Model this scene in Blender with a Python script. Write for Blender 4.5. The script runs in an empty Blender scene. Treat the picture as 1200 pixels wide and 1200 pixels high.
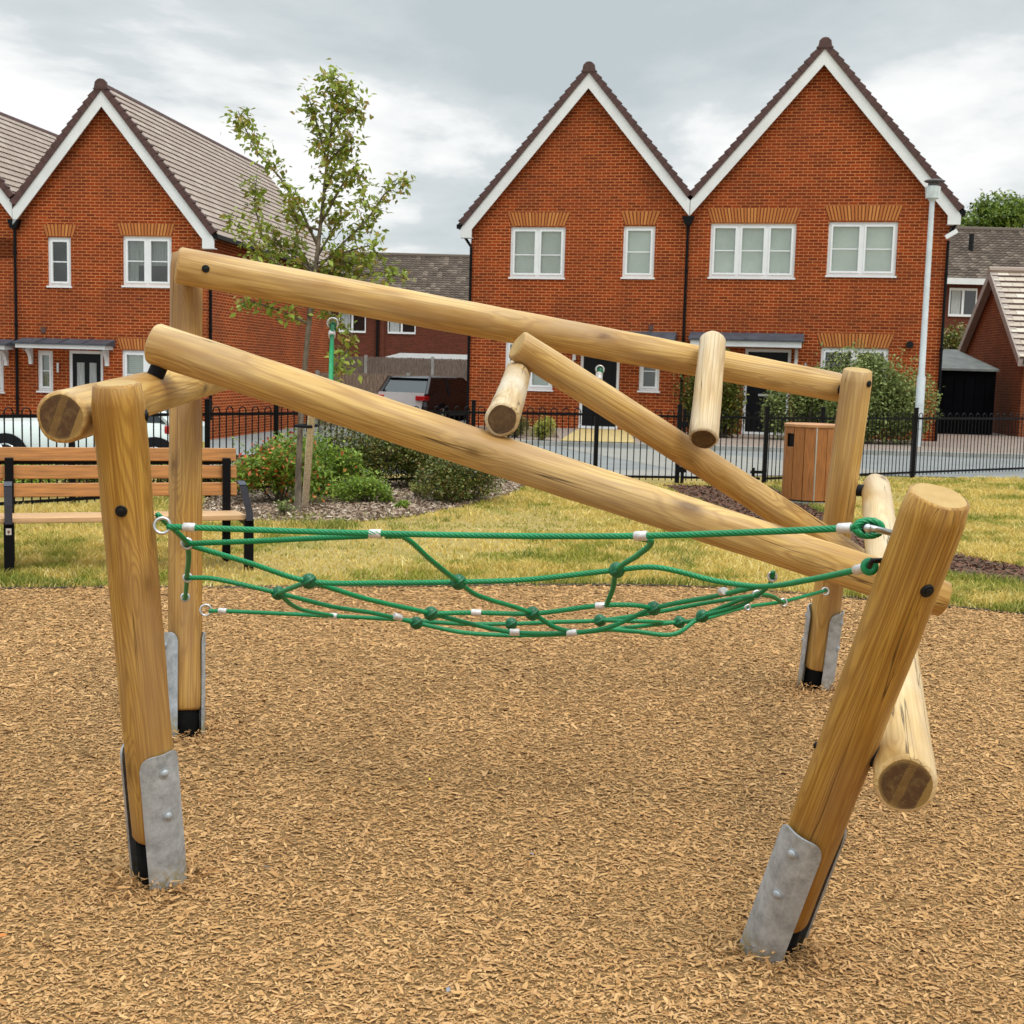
import bpy, bmesh, math, random
import numpy as np
from mathutils import Vector, Matrix

random.seed(7)
rng = np.random.default_rng(7)
S = bpy.context.scene
COL = S.collection
PI = math.pi

# ------------------------------------------------------------------ camera
CAM_H = 1.52
FPX = 1500.0
PITCH = math.atan(165 / FPX)
ROLL = 0.027
fwd = Vector((0, math.cos(PITCH), -math.sin(PITCH)))
up0 = Vector((0, math.sin(PITCH), math.cos(PITCH)))
rt0 = Vector((1, 0, 0))
rt = rt0 * math.cos(ROLL) + up0 * math.sin(ROLL)
up = up0 * math.cos(ROLL) - rt0 * math.sin(ROLL)
CP = Vector((0, 0, CAM_H))
cam_d = bpy.data.cameras.new("camera")
cam = bpy.data.objects.new("camera", cam_d)
COL.objects.link(cam)
cam_d.lens = FPX / 1200 * 36
cam_d.sensor_width = 36
cam_d.clip_start = 0.05
cam_d.clip_end = 2000
M = Matrix.Identity(4)
for i in range(3):
    M[i][0] = rt[i]; M[i][1] = up[i]; M[i][2] = -fwd[i]; M[i][3] = CP[i]
cam.matrix_world = M
cam_d.dof.use_dof = True
cam_d.dof.focus_distance = 4.6
cam_d.dof.aperture_fstop = 14.0
S.camera = cam

# ------------------------------------------------------------------ world + sun
def N(nt, typ, **kw):
    n = nt.nodes.new(typ)
    for k, v in kw.items():
        if k in ("operation", "blend_type", "noise_dimensions", "feature", "distance", "data_type",
                 "sky_type", "sun_disc", "sun_elevation", "sun_rotation", "offset", "offset_frequency", "squash",
                 "wave_type", "bands_direction", "clamp", "use_clamp", "attribute_name", "interpolation_type"):
            setattr(n, k, v)
        else:
            n.inputs[k.replace("_", " ")].default_value = v
    return n

def L(nt, a, b):
    nt.links.new(a, b)

def math_n(nt, op, a, b=None, c=None, clamp=False):
    n = nt.nodes.new("ShaderNodeMath"); n.operation = op; n.use_clamp = clamp
    for i, v in enumerate((a, b, c)):
        if v is None: continue
        if isinstance(v, (int, float)): n.inputs[i].default_value = v
        else: nt.links.new(v, n.inputs[i])
    return n.outputs[0]

def mixc(nt, fac, a, b, blend="MIX"):
    n = nt.nodes.new("ShaderNodeMix"); n.data_type = "RGBA"; n.blend_type = blend
    for s, v in ((0, fac), (6, a), (7, b)):
        if isinstance(v, (int, float)): n.inputs[s].default_value = v
        elif isinstance(v, (tuple, list)): n.inputs[s].default_value = (*v[:3], 1)
        else: nt.links.new(v, n.inputs[s])
    return n.outputs[2]

def ramp(nt, fac, stops, interp="LINEAR"):
    n = nt.nodes.new("ShaderNodeValToRGB"); cr = n.color_ramp; cr.interpolation = interp
    while len(cr.elements) < len(stops): cr.elements.new(0.5)
    for e, (p, c) in zip(cr.elements, stops):
        e.position = p; e.color = (*c[:3], 1) if isinstance(c, (tuple, list)) else (c, c, c, 1)
    nt.links.new(fac, n.inputs[0])
    return n.outputs[0]

def noise(nt, vec, scale, detail=4, rough=0.55, dist=0.0):
    n = nt.nodes.new("ShaderNodeTexNoise")
    n.inputs["Scale"].default_value = scale; n.inputs["Detail"].default_value = detail
    n.inputs["Roughness"].default_value = rough; n.inputs["Distortion"].default_value = dist
    if vec is not None: nt.links.new(vec, n.inputs["Vector"])
    return n.outputs["Fac"]

def scaled(nt, vec, s, loc=(0, 0, 0), rot=(0, 0, 0)):
    n = nt.nodes.new("ShaderNodeMapping")
    n.inputs["Scale"].default_value = s; n.inputs["Location"].default_value = loc; n.inputs["Rotation"].default_value = rot
    nt.links.new(vec, n.inputs["Vector"])
    return n.outputs[0]

SUN_EL, SUN_AZ = math.radians(58), math.radians(138)   # direction the light comes from
w = bpy.data.worlds.new("World"); S.world = w; w.use_nodes = True
nt = w.node_tree; nt.nodes.clear()
tc = nt.nodes.new("ShaderNodeTexCoord")
sky = nt.nodes.new("ShaderNodeTexSky"); sky.sky_type = "NISHITA"; sky.sun_disc = False
sky.sun_elevation = SUN_EL; sky.sun_rotation = SUN_AZ
sep = nt.nodes.new("ShaderNodeSeparateXYZ"); L(nt, tc.outputs["Generated"], sep.inputs[0])
zz = math_n(nt, "ADD", math_n(nt, "MAXIMUM", sep.outputs[2], 0.0), 0.14)
comb = nt.nodes.new("ShaderNodeCombineXYZ")
L(nt, math_n(nt, "DIVIDE", sep.outputs[0], zz), comb.inputs[0])
L(nt, math_n(nt, "DIVIDE", sep.outputs[1], zz), comb.inputs[1])
cv = scaled(nt, comb.outputs[0], (1.0, 0.85, 1.0), loc=(4.7, 2.15, 0.0))
n1 = noise(nt, cv, 0.75, 8, 0.56, 0.25)
n2 = noise(nt, cv, 2.6, 6, 0.55, 0.1)
f = math_n(nt, "ADD", math_n(nt, "MULTIPLY_ADD", n1, 1.15, -0.165), math_n(nt, "MULTIPLY", n2, 0.18))
f = math_n(nt, "ADD", f, math_n(nt, "MULTIPLY", math_n(nt, "SUBTRACT", math_n(nt, "MINIMUM", sep.outputs[2], 0.5), 0.165), 1.15))
cloudc = ramp(nt, f, [(0.42, (0.90, 0.90, 0.885)), (0.475, (0.80, 0.81, 0.805)), (0.53, (0.60, 0.64, 0.65)), (0.66, (0.47, 0.525, 0.54))])
skyc = mixc(nt, 1.0, sky.outputs[0], (0.1, 0.1, 0.1), "MULTIPLY")
worldc = mixc(nt, 0.93, skyc, cloudc)
mr = nt.nodes.new("ShaderNodeMapRange"); mr.interpolation_type = "SMOOTHSTEP"   # an overcast sky is brightest overhead
L(nt, sep.outputs[2], mr.inputs[0])
for i_, v_ in ((1, 0.30), (2, 0.95), (3, 1.0), (4, 4.0)): mr.inputs[i_].default_value = v_
vs_ = nt.nodes.new("ShaderNodeVectorMath"); vs_.operation = "SCALE"; L(nt, worldc, vs_.inputs[0]); L(nt, mr.outputs[0], vs_.inputs["Scale"]); worldc = vs_.outputs[0]
bg = nt.nodes.new("ShaderNodeBackground"); bg.inputs[1].default_value = 1.0
L(nt, worldc, bg.inputs[0])
wo = nt.nodes.new("ShaderNodeOutputWorld"); L(nt, bg.outputs[0], wo.inputs[0])

sd = bpy.data.lights.new("sun", "SUN"); sd.energy = 1.3; sd.angle = math.radians(18); sd.color = (1.0, 0.95, 0.86)
so = bpy.data.objects.new("sun", sd); COL.objects.link(so)
sdir = Vector((math.sin(SUN_AZ) * math.cos(SUN_EL), math.cos(SUN_AZ) * math.cos(SUN_EL), math.sin(SUN_EL)))
so.rotation_euler = sdir.to_track_quat("Z", "Y").to_euler()
so.location = sdir * 30

S.view_settings.view_transform = "Standard"; S.view_settings.look = "None"
S.view_settings.exposure = 0.24; S.view_settings.gamma = 1.0
S.render.engine = "CYCLES"
S.cycles.max_bounces = 6; S.cycles.transparent_max_bounces = 12
try: S.cycles.use_denoising = True
except Exception: pass

# ------------------------------------------------------------------ helpers
def ray(px, py):
    return fwd + rt * ((px - 600) / FPX) + up * ((600 - py) / FPX)
def P(px, py, d):
    return CP + ray(px, py) * d
def G(px, py, z=0.0):
    r = ray(px, py); t = (z - CAM_H) / r.z
    return CP + r * t

def tag(o, label=None, cat=None, group=None, kind=None):
    if label: o["label"] = label
    if cat: o["category"] = cat
    if group: o["group"] = group
    if kind: o["kind"] = kind
    return o

def empty(name, loc, rz=0.0, label=None, cat=None, group=None):
    o = bpy.data.objects.new(name, None); COL.objects.link(o)
    o.location = loc; o.rotation_euler = (0, 0, rz); o.empty_display_size = 0.2
    return tag(o, label, cat, group)

class MB:
    def __init__(s, M=None):
        s.v = []; s.f = []; s.m = []; s.M = M
    def add(s, vs, fs, mi=0):
        b = len(s.v)
        for p in vs:
            p = Vector(p)
            if s.M is not None: p = s.M @ p
            s.v.append(tuple(p))
        for f in fs: s.f.append(tuple(b + i for i in f)); s.m.append(mi)
    def box(s, x0, x1, y0, y1, z0, z1, mi=0, bev=0.0):
        vs = [(x, y, z) for z in (z0, z1) for y in (y0, y1) for x in (x0, x1)]
        s.add(vs, [(0, 2, 3, 1), (4, 5, 7, 6), (0, 1, 5, 4), (2, 6, 7, 3), (0, 4, 6, 2), (1, 3, 7, 5)], mi)
    def obox(s, M4, sx, sy, sz, mi=0):
        vs = [M4 @ Vector((x, y, z)) for z in (-sz / 2, sz / 2) for y in (-sy / 2, sy / 2) for x in (-sx / 2, sx / 2)]
        s.add(vs, [(0, 2, 3, 1), (4, 5, 7, 6), (0, 1, 5, 4), (2, 6, 7, 3), (0, 4, 6, 2), (1, 3, 7, 5)], mi)
    def prism(s, poly, y0, y1, mi=0):      # poly in (x,z), extruded along y
        n = len(poly)
        vs = [(x, y0, z) for x, z in poly] + [(x, y1, z) for x, z in poly]
        fs = [tuple(range(n)), tuple(range(2 * n - 1, n - 1, -1))]
        for i in range(n):
            j = (i + 1) % n; fs.append((i, i + n, j + n, j))
        s.add(vs, fs, mi)
    def tube(s, pts, r, n=8, mi=0, cap=True):
        pts = [Vector(p) for p in pts]; k = len(pts)
        rs = r if isinstance(r, (list, tuple)) else [r] * k
        vs = []; prev = None
        for i, p in enumerate(pts):
            t = (pts[min(i + 1, k - 1)] - pts[max(i - 1, 0)]).normalized()
            if prev is None:
                a = Vector((0, 0, 1)) if abs(t.z) < 0.9 else Vector((1, 0, 0))
                u = t.cross(a).normalized()
            else:
                u = (prev - t * prev.dot(t)).normalized()
            prev = u; v = t.cross(u)
            for j in range(n):
                a = 2 * PI * j / n
                vs.append(p + (u * math.cos(a) + v * math.sin(a)) * rs[i])
        fs = []
        for i in range(k - 1):
            for j in range(n):
                j2 = (j + 1) % n
                fs.append((i * n + j, i * n + j2, (i + 1) * n + j2, (i + 1) * n + j))
        if cap:
            fs.append(tuple(range(n - 1, -1, -1))); fs.append(tuple((k - 1) * n + j for j in range(n)))
        s.add(vs, fs, mi)
    def ball(s, c, rx, ry=None, rz=None, nu=12, nv=8, mi=0, M4=None):
        ry = ry or rx; rz = rz or rx; c = Vector(c); vs = []; fs = []
        for i in range(nv + 1):
            th = PI * i / nv
            for j in range(nu):
                ph = 2 * PI * j / nu
                p = Vector((rx * math.sin(th) * math.cos(ph), ry * math.sin(th) * math.sin(ph), rz * math.cos(th)))
                if M4 is not None: p = M4 @ p
                vs.append(c + p)
        for i in range(nv):
            for j in range(nu):
                j2 = (j + 1) % nu
                fs.append((i * nu + j, (i + 1) * nu + j, (i + 1) * nu + j2, i * nu + j2))
        s.add(vs, fs, mi)
    def torus(s, c, R, r, M4=None, nu=20, nv=8, mi=0):
        c = Vector(c); vs = []; fs = []
        for i in range(nu):
            a = 2 * PI * i / nu
            for j in range(nv):
                b = 2 * PI * j / nv
                p = Vector(((R + r * math.cos(b)) * math.cos(a), (R + r * math.cos(b)) * math.sin(a), r * math.sin(b)))
                if M4 is not None: p = M4 @ p
                vs.append(c + p)
        for i in range(nu):
            for j in range(nv):
                fs.append((i * nv + j, ((i + 1) % nu) * nv + j, ((i + 1) % nu) * nv + (j + 1) % nv, i * nv + (j + 1) % nv))
        s.add(vs, fs, mi)
    def build(s, name, mats, parent=None, smooth=False, bevel=0.0, autos=False):
        me = bpy.data.meshes.new(name); me.from_pydata(s.v, [], s.f)
        mats = mats if isinstance(mats, (list, tuple)) else [mats]
        for m in mats: me.materials.append(m)
        if len(mats) > 1: me.polygons.foreach_set("material_index", s.m)
        if smooth: me.polygons.foreach_set("use_smooth", [True] * len(me.polygons))
        me.update()
        if autos:
            bm = bmesh.new(); bm.from_mesh(me)
            bmesh.ops.recalc_face_normals(bm, faces=bm.faces[:])
            for e in bm.edges:
                e.smooth = not (len(e.link_faces) == 2 and e.calc_face_angle(0) > 0.6)
            for f in bm.faces: f.smooth = True
            bm.to_mesh(me); bm.free()
        o = bpy.data.objects.new(name, me); COL.objects.link(o)
        if parent is not None: o.parent = parent
        if bevel > 0:
            b = o.modifiers.new("bevel", "BEVEL"); b.width = bevel; b.segments = 2; b.limit_method = "ANGLE"
        return o

def bulk(name, V, F, mat, parent=None, smooth=False):
    """V (n,3) float array, F (m,k) int array"""
    me = bpy.data.meshes.new(name)
    k = F.shape[1]
    me.vertices.add(len(V)); me.vertices.foreach_set("co", V.astype(np.float32).ravel())
    me.loops.add(F.size); me.loops.foreach_set("vertex_index", F.astype(np.int32).ravel())
    me.polygons.add(len(F)); me.polygons.foreach_set("loop_start", np.arange(0, F.size, k, dtype=np.int32))
    me.polygons.foreach_set("loop_total", np.full(len(F), k, dtype=np.int32))
    if smooth: me.polygons.foreach_set("use_smooth", np.ones(len(F), dtype=bool))
    me.update(calc_edges=True); me.validate()
    me.materials.append(mat)
    o = bpy.data.objects.new(name, me); COL.objects.link(o)
    if parent is not None: o.parent = parent
    return o

def vnoise(x, y, seed=0):
    r = np.random.default_rng(seed); s = np.zeros_like(x)
    for k in range(14):
        a = r.uniform(0, 2 * PI); fq = 2 ** r.uniform(-1.2, 1.8); ph = r.uniform(0, 2 * PI)
        s += np.sin((x * math.cos(a) + y * math.sin(a)) * fq + ph) / (fq ** 0.5)
    return s / 4.0

# ------------------------------------------------------------------ materials
def mat_base(name):
    m = bpy.data.materials.new(name); m.use_nodes = True
    nt = m.node_tree; nt.nodes.clear()
    b = nt.nodes.new("ShaderNodeBsdfPrincipled"); o = nt.nodes.new("ShaderNodeOutputMaterial")
    L(nt, b.outputs[0], o.inputs[0])
    t = nt.nodes.new("ShaderNodeTexCoord")
    return m, nt, b, t.outputs["Object"]

def bump(nt, b, h, strength=0.3, dist=0.01):
    n = nt.nodes.new("ShaderNodeBump"); n.inputs["Strength"].default_value = strength; n.inputs["Distance"].default_value = dist
    L(nt, h, n.inputs["Height"]); L(nt, n.outputs[0], b.inputs["Normal"])

def plain(name, c, rough=0.6, metal=0.0, var=0.12, scale=8.0, bmp=0.0, spec=None, vec_scale=None):
    m, nt, b, oc = mat_base(name)
    if vec_scale: oc = scaled(nt, oc, vec_scale)
    nf = noise(nt, oc, scale, 5, 0.6)
    dark = tuple(max(0, x * (1 - var * 2)) for x in c); light = tuple(min(1, x * (1 + var)) for x in c)
    L(nt, ramp(nt, nf, [(0.3, dark), (0.7, light)]), b.inputs["Base Color"])
    b.inputs["Roughness"].default_value = rough; b.inputs["Metallic"].default_value = metal
    if spec is not None: b.inputs["Specular IOR Level"].default_value = spec
    if bmp: bump(nt, b, nf, bmp, 0.01)
    return m

def wood_mat(name, light, mid, dark, bleach=0.25, bleachc=(0.62, 0.55, 0.42), freq=5.2, fibk=0.6):
    m, nt, b, oc = mat_base(name)
    oi = nt.nodes.new("ShaderNodeObjectInfo")
    off = nt.nodes.new("ShaderNodeCombineXYZ")
    r = math_n(nt, "MULTIPLY", oi.outputs["Random"], 37.0)
    for i in range(3): L(nt, r, off.inputs[i])
    va = nt.nodes.new("ShaderNodeVectorMath"); va.operation = "ADD"; L(nt, oc, va.inputs[0]); L(nt, off.outputs[0], va.inputs[1])
    v = va.outputs[0]
    # knots
    vo = nt.nodes.new("ShaderNodeTexVoronoi"); vo.inputs["Scale"].default_value = 1.0
    L(nt, scaled(nt, v, (6.5, 6.5, 3.0)), vo.inputs["Vector"])
    kd = vo.outputs["Distance"]
    ring_warp = math_n(nt, "SUBTRACT", 1.0, math_n(nt, "MULTIPLY", kd, 2.6), clamp=True)
    knot = ramp(nt, kd, [(0.07, 1.0), (0.13, 0.35), (0.24, 0.0)])
    t1 = math_n(nt, "MULTIPLY", noise(nt, scaled(nt, v, (6.5, 6.5, 0.36)), 1.0, 2, 0.5), 28.0)
    t = math_n(nt, "ADD", t1, math_n(nt, "MULTIPLY", ring_warp, 2.6))
    s1 = math_n(nt, "MULTIPLY_ADD", math_n(nt, "SINE", math_n(nt, "MULTIPLY", t, freq)), 0.5, 0.5)
    fib = noise(nt, scaled(nt, v, (120, 120, 1.6)), 1.0, 4, 0.65)
    big = noise(nt, scaled(nt, v, (7, 7, 1.4)), 1.0, 3, 0.6)
    c = mixc(nt, ramp(nt, s1, [(0.35, 0.0), (1.0, 0.52)]), light, mid)
    c = mixc(nt, ramp(nt, fib, [(0.44, 0.0), (0.66, fibk)]), c, mid)
    c = mixc(nt, ramp(nt, big, [(0.45, 0.0), (0.62, 0.75)]), c, mid)
    # greyed / bleached areas
    bl = noise(nt, scaled(nt, v, (5, 5, 1.1), loc=(3, 8, 1)), 1.0, 4, 0.6)
    c = mixc(nt, math_n(nt, "MULTIPLY", ramp(nt, bl, [(0.38, 0.0), (0.62, 1.0)]), bleach), c, bleachc)
    # long drying cracks
    cr = noise(nt, scaled(nt, v, (22, 22, 0.4), loc=(1, 5, 2)), 1.0, 2, 0.5)
    crk = ramp(nt, math_n(nt, "ABSOLUTE", math_n(nt, "SUBTRACT", cr, 0.56)), [(0.0, 1.0), (0.009, 0.0)])
    cmask = ramp(nt, noise(nt, scaled(nt, v, (5, 5, 0.8), loc=(7, 1, 4)), 1.0, 2, 0.5), [(0.47, 0.0), (0.53, 1.0)])
    crk = math_n(nt, "MULTIPLY", crk, cmask)
    c = mixc(nt, math_n(nt, "MULTIPLY", knot, 0.75), c, dark)
    c = mixc(nt, math_n(nt, "MULTIPLY", crk, 0.85), c, tuple(x * 0.35 for x in dark))
    L(nt, c, b.inputs["Base Color"])
    b.inputs["Roughness"].default_value = 0.45
    b.inputs["Specular IOR Level"].default_value = 0.3
    h = math_n(nt, "SUBTRACT", math_n(nt, "MULTIPLY", fib, 0.25), crk)
    h = math_n(nt, "ADD", h, math_n(nt, "MULTIPLY", s1, 0.12))
    bump(nt, b, h, 0.45, 0.003)
    return m

def endgrain_mat(name, pal, band=True):
    m, nt, b, oc = mat_base(name)
    sp = nt.nodes.new("ShaderNodeSeparateXYZ"); L(nt, oc, sp.inputs[0])
    nz = noise(nt, oc, 14, 4, 0.6)
    d = math_n(nt, "SQRT", math_n(nt, "ADD", math_n(nt, "POWER", math_n(nt, "ADD", sp.outputs[0], 0.012), 2.0), math_n(nt, "POWER", math_n(nt, "ADD", sp.outputs[1], 0.015), 2.0)))
    rings = math_n(nt, "MULTIPLY_ADD", math_n(nt, "SINE", math_n(nt, "MULTIPLY", math_n(nt, "ADD", d, math_n(nt, "MULTIPLY", nz, 0.012)), 1500.0)), 0.5, 0.5)
    if band:
        bx = math_n(nt, "ADD", math_n(nt, "ADD", sp.outputs[0], math_n(nt, "MULTIPLY", sp.outputs[1], 0.38)), math_n(nt, "MULTIPLY", nz, 0.006))
        bx = math_n(nt, "MULTIPLY_ADD", bx, 6.0, 0.5)
        c = ramp(nt, bx, [(0.0, pal[0]), (0.26, pal[1]), (0.50, pal[2]), (0.62, pal[1]), (0.9, pal[1])], "CONSTANT")
    else:
        c = ramp(nt, nz, [(0.3, pal[0]), (0.7, pal[1])])
    c = mixc(nt, math_n(nt, "MULTIPLY", rings, 0.35), c, tuple(x * 0.5 for x in pal[1]))
    edge = ramp(nt, math_n(nt, "SQRT", math_n(nt, "ADD", math_n(nt, "POWER", sp.outputs[0], 2.0), math_n(nt, "POWER", sp.outputs[1], 2.0))), [(0.054, 0.0), (0.062, 1.0)])
    c = mixc(nt, math_n(nt, "MULTIPLY", edge, 0.6), c, pal[3])
    stain = noise(nt, oc, 45, 4, 0.7)
    c = mixc(nt, math_n(nt, "MULTIPLY", ramp(nt, stain, [(0.45, 0.0), (0.75, 1.0)]), 0.4), c, pal[3])
    L(nt, c, b.inputs["Base Color"]); b.inputs["Roughness"].default_value = 0.75
    bump(nt, b, rings, 0.3, 0.002)
    return m

WL, WM, WD = (0.63, 0.39, 0.115), (0.30, 0.135, 0.022), (0.09, 0.034, 0.006)
M_wood = wood_mat("weathered_pine", WL, WM, WD, 0.22)
M_wood_y = wood_mat("yellow_pine", (0.48, 0.26, 0.048), (0.235, 0.096, 0.012), WD, 0.12, freq=9.5, fibk=0.85)
M_wood_r = wood_mat("pale_golden_pine", (0.66, 0.45, 0.19), (0.42, 0.235, 0.07), WD, 0.55, (0.66, 0.55, 0.40))
M_wood_p = wood_mat("bleached_pine", (0.60, 0.43, 0.23), (0.38, 0.23, 0.09), WD, 0.7, (0.62, 0.56, 0.46))
M_end_dark = endgrain_mat("sawn_end_dark", [(0.30, 0.17, 0.04), (0.085, 0.034, 0.007), (0.17, 0.085, 0.016), (0.34, 0.21, 0.06)])
M_end_brown = endgrain_mat("sawn_end_brown", [(0.12, 0.058, 0.016), (0.06, 0.026, 0.008), (0.1, 0.05, 0.015), (0.28, 0.17, 0.055)], False)
M_end_pale = endgrain_mat("sawn_end_pale", [(0.55, 0.36, 0.13), (0.42, 0.25, 0.08), (0.4, 0.2, 0.07), (0.5, 0.33, 0.13)], False)

def steel_mat():
    m, nt, b, oc = mat_base("galvanised_steel")
    a = noise(nt, oc, 16, 8, 0.8); s = noise(nt, scaled(nt, oc, (60, 60, 8)), 1.0, 3, 0.6)
    c = ramp(nt, a, [(0.36, (0.24, 0.26, 0.28)), (0.62, (0.47, 0.50, 0.53))])
    c = mixc(nt, ramp(nt, s, [(0.55, 0.0), (0.75, 0.35)]), c, (0.58, 0.6, 0.62))
    sp = nt.nodes.new("ShaderNodeSeparateXYZ"); L(nt, oc, sp.inputs[0])
    low = math_n(nt, "MULTIPLY", math_n(nt, "SUBTRACT", 0.10, sp.outputs[2]), 12.0, clamp=True)
    li = math_n(nt, "MULTIPLY", low, ramp(nt, noise(nt, oc, 55, 4, 0.7), [(0.44, 0.0), (0.56, 1.0)]))
    c = mixc(nt, math_n(nt, "MULTIPLY", li, 0.85), c, (0.30, 0.23, 0.04))
    L(nt, c, b.inputs["Base Color"]); b.inputs["Metallic"].default_value = 0.3
    L(nt, ramp(nt, a, [(0.3, 0.42), (0.7, 0.62)]), b.inputs["Roughness"])
    bump(nt, b, a, 0.15, 0.002)
    return m
M_steel = steel_mat()
M_bright = plain("bright_steel", (0.6, 0.6, 0.6), 0.28, 0.85, 0.1, 30)
M_alu = plain("aluminium_ferrule", (0.66, 0.62, 0.60), 0.38, 0.35, 0.12, 60)
M_black = plain("black_plastic", (0.006, 0.006, 0.007), 0.5, 0, 0.2, 30, 0, 0.25)
M_rubber = plain("black_rubber", (0.008, 0.008, 0.010), 0.7, 0, 0.2, 40, 0, 0.2)
M_stump = plain("black_stump", (0.004, 0.004, 0.004), 0.8, 0, 0.2, 30, 0.3, 0.1)
M_green = plain("green_rope", (0.002, 0.25, 0.085), 0.4, 0, 0.08, 12)
M_greenp = plain("green_plastic", (0.002, 0.115, 0.042), 0.36, 0, 0.15, 30)
M_paintb = plain("black_paint", (0.004, 0.004, 0.005), 0.5, 0, 0.2, 12, 0, 0.15)
M_white = plain("white_upvc", (0.80, 0.80, 0.80), 0.35, 0, 0.03, 3)
M_whitep = plain("white_painted_board", (0.74, 0.74, 0.73), 0.5, 0, 0.05, 2)
M_lead = plain("grey_lead_sheet", (0.055, 0.062, 0.08), 0.6, 0, 0.2, 3)
M_doorb = plain("black_door", (0.005, 0.005, 0.007), 0.4, 0, 0.1, 5, 0, 0.2)
M_dark = plain("dark_interior", (0.02, 0.02, 0.02), 0.9, 0, 0.2, 3)
M_blind = plain("pale_blind", (0.87, 0.90, 0.86), 0.8, 0, 0.05, 2)
M_curtain = plain("grey_curtain", (0.42, 0.43, 0.42), 0.9, 0, 0.2, 5, 0, None, (8, 1, 0.4))

def brick_mat(name, c1, c2, mortar, dark=(0.10, 0.03, 0.015), scale=1.0):
    m, nt, b, oc = mat_base(name)
    sp = nt.nodes.new("ShaderNodeSeparateXYZ"); L(nt, oc, sp.inputs[0])
    cb = nt.nodes.new("ShaderNodeCombineXYZ")
    L(nt, math_n(nt, "ADD", sp.outputs[0], sp.outputs[1]), cb.inputs[0]); L(nt, sp.outputs[2], cb.inputs[1])
    br = nt.nodes.new("ShaderNodeTexBrick"); br.offset = 0.5
    L(nt, cb.outputs[0], br.inputs["Vector"])
    br.inputs["Scale"].default_value = 1.0 / scale
    br.inputs["Brick Width"].default_value = 0.225; br.inputs["Row Height"].default_value = 0.075
    br.inputs["Mortar Size"].default_value = 0.0088; br.inputs["Mortar Smooth"].default_value = 0.2
    br.inputs["Bias"].default_value = -0.1
    br.inputs["Color1"].default_value = (*c1, 1); br.inputs["Color2"].default_value = (*c2, 1); br.inputs["Mortar"].default_value = (*mortar, 1)
    patch = noise(nt, oc, 0.9, 4, 0.6)
    c = mixc(nt, ramp(nt, patch, [(0.38, 0.0), (0.72, 0.5)]), br.outputs[0], dark)
    fine = noise(nt, oc, 26, 3, 0.7)
    c = mixc(nt, ramp(nt, fine, [(0.5, 0.0), (0.8, 0.4)]), c, dark)
    L(nt, c, b.inputs["Base Color"]); b.inputs["Roughness"].default_value = 0.9
    b.inputs["Specular IOR Level"].default_value = 0.15
    bump(nt, b, math_n(nt, "SUBTRACT", 1.0, br.outputs["Fac"]), 0.6, 0.006)
    return m
M_brick = brick_mat("red_brick", (0.33, 0.046, 0.009), (0.16, 0.022, 0.006), (0.62, 0.25, 0.085))
M_brick_far = brick_mat("dark_red_brick", (0.15, 0.035, 0.02), (0.085, 0.022, 0.014), (0.15, 0.07, 0.045))
M_brick_gar = brick_mat("brown_brick", (0.24, 0.06, 0.02), (0.15, 0.035, 0.014), (0.32, 0.15, 0.07))

def island_mat(name, cols, rough=0.8, trans=0.0, spec=0.3, noise_scale=None, tint=None, tfac=0.8):
    m, nt, b, oc = mat_base(name)
    g = nt.nodes.new("ShaderNodeNewGeometry")
    st = [((i + 0.5) / len(cols), c) for i, c in enumerate(cols)]
    c = ramp(nt, g.outputs["Random Per Island"], st)
    if noise_scale and tint:
        nf = noise(nt, oc, noise_scale, 4, 0.6)
        c = mixc(nt, ramp(nt, nf, [(0.42, 0.0), (0.66, tfac)]), c, tint)
    L(nt, c, b.inputs["Base Color"]); b.inputs["Roughness"].default_value = rough; b.inputs["Specular IOR Level"].default_value = spec
    if trans > 0:
        tr = nt.nodes.new("ShaderNodeBsdfTranslucent"); L(nt, c, tr.inputs[0])
        mx = nt.nodes.new("ShaderNodeMixShader"); mx.inputs[0].default_value = trans
        L(nt, b.outputs[0], mx.inputs[1]); L(nt, tr.outputs[0], mx.inputs[2])
        out = [n for n in nt.nodes if n.type == "OUTPUT_MATERIAL"][0]
        L(nt, mx.outputs[0], out.inputs[0])
    return m
M_arch = island_mat("arch_bricks", [(0.44, 0.145, 0.035), (0.56, 0.225, 0.06), (0.36, 0.10, 0.025), (0.50, 0.18, 0.045)], 0.9)
M_archmortar = plain("arch_mortar", (0.17, 0.035, 0.01), 0.95, 0, 0.1, 20)
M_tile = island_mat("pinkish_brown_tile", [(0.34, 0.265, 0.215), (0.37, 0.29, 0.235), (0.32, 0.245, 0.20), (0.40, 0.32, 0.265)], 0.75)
M_tile_side = island_mat("brown_and_course_shadow", [(0.085, 0.045, 0.036), (0.11, 0.06, 0.05), (0.07, 0.038, 0.03)], 0.7)  # brown of the vents; on risers it paints the shadow under each course
M_tile_old = island_mat("old_pantile", [(0.085, 0.060, 0.044), (0.11, 0.080, 0.060), (0.065, 0.047, 0.035), (0.19, 0.145, 0.11), (0.095, 0.067, 0.050)], 0.85)
M_verge = plain("brown_verge", (0.085, 0.034, 0.028), 0.6, 0, 0.2, 10)

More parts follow.
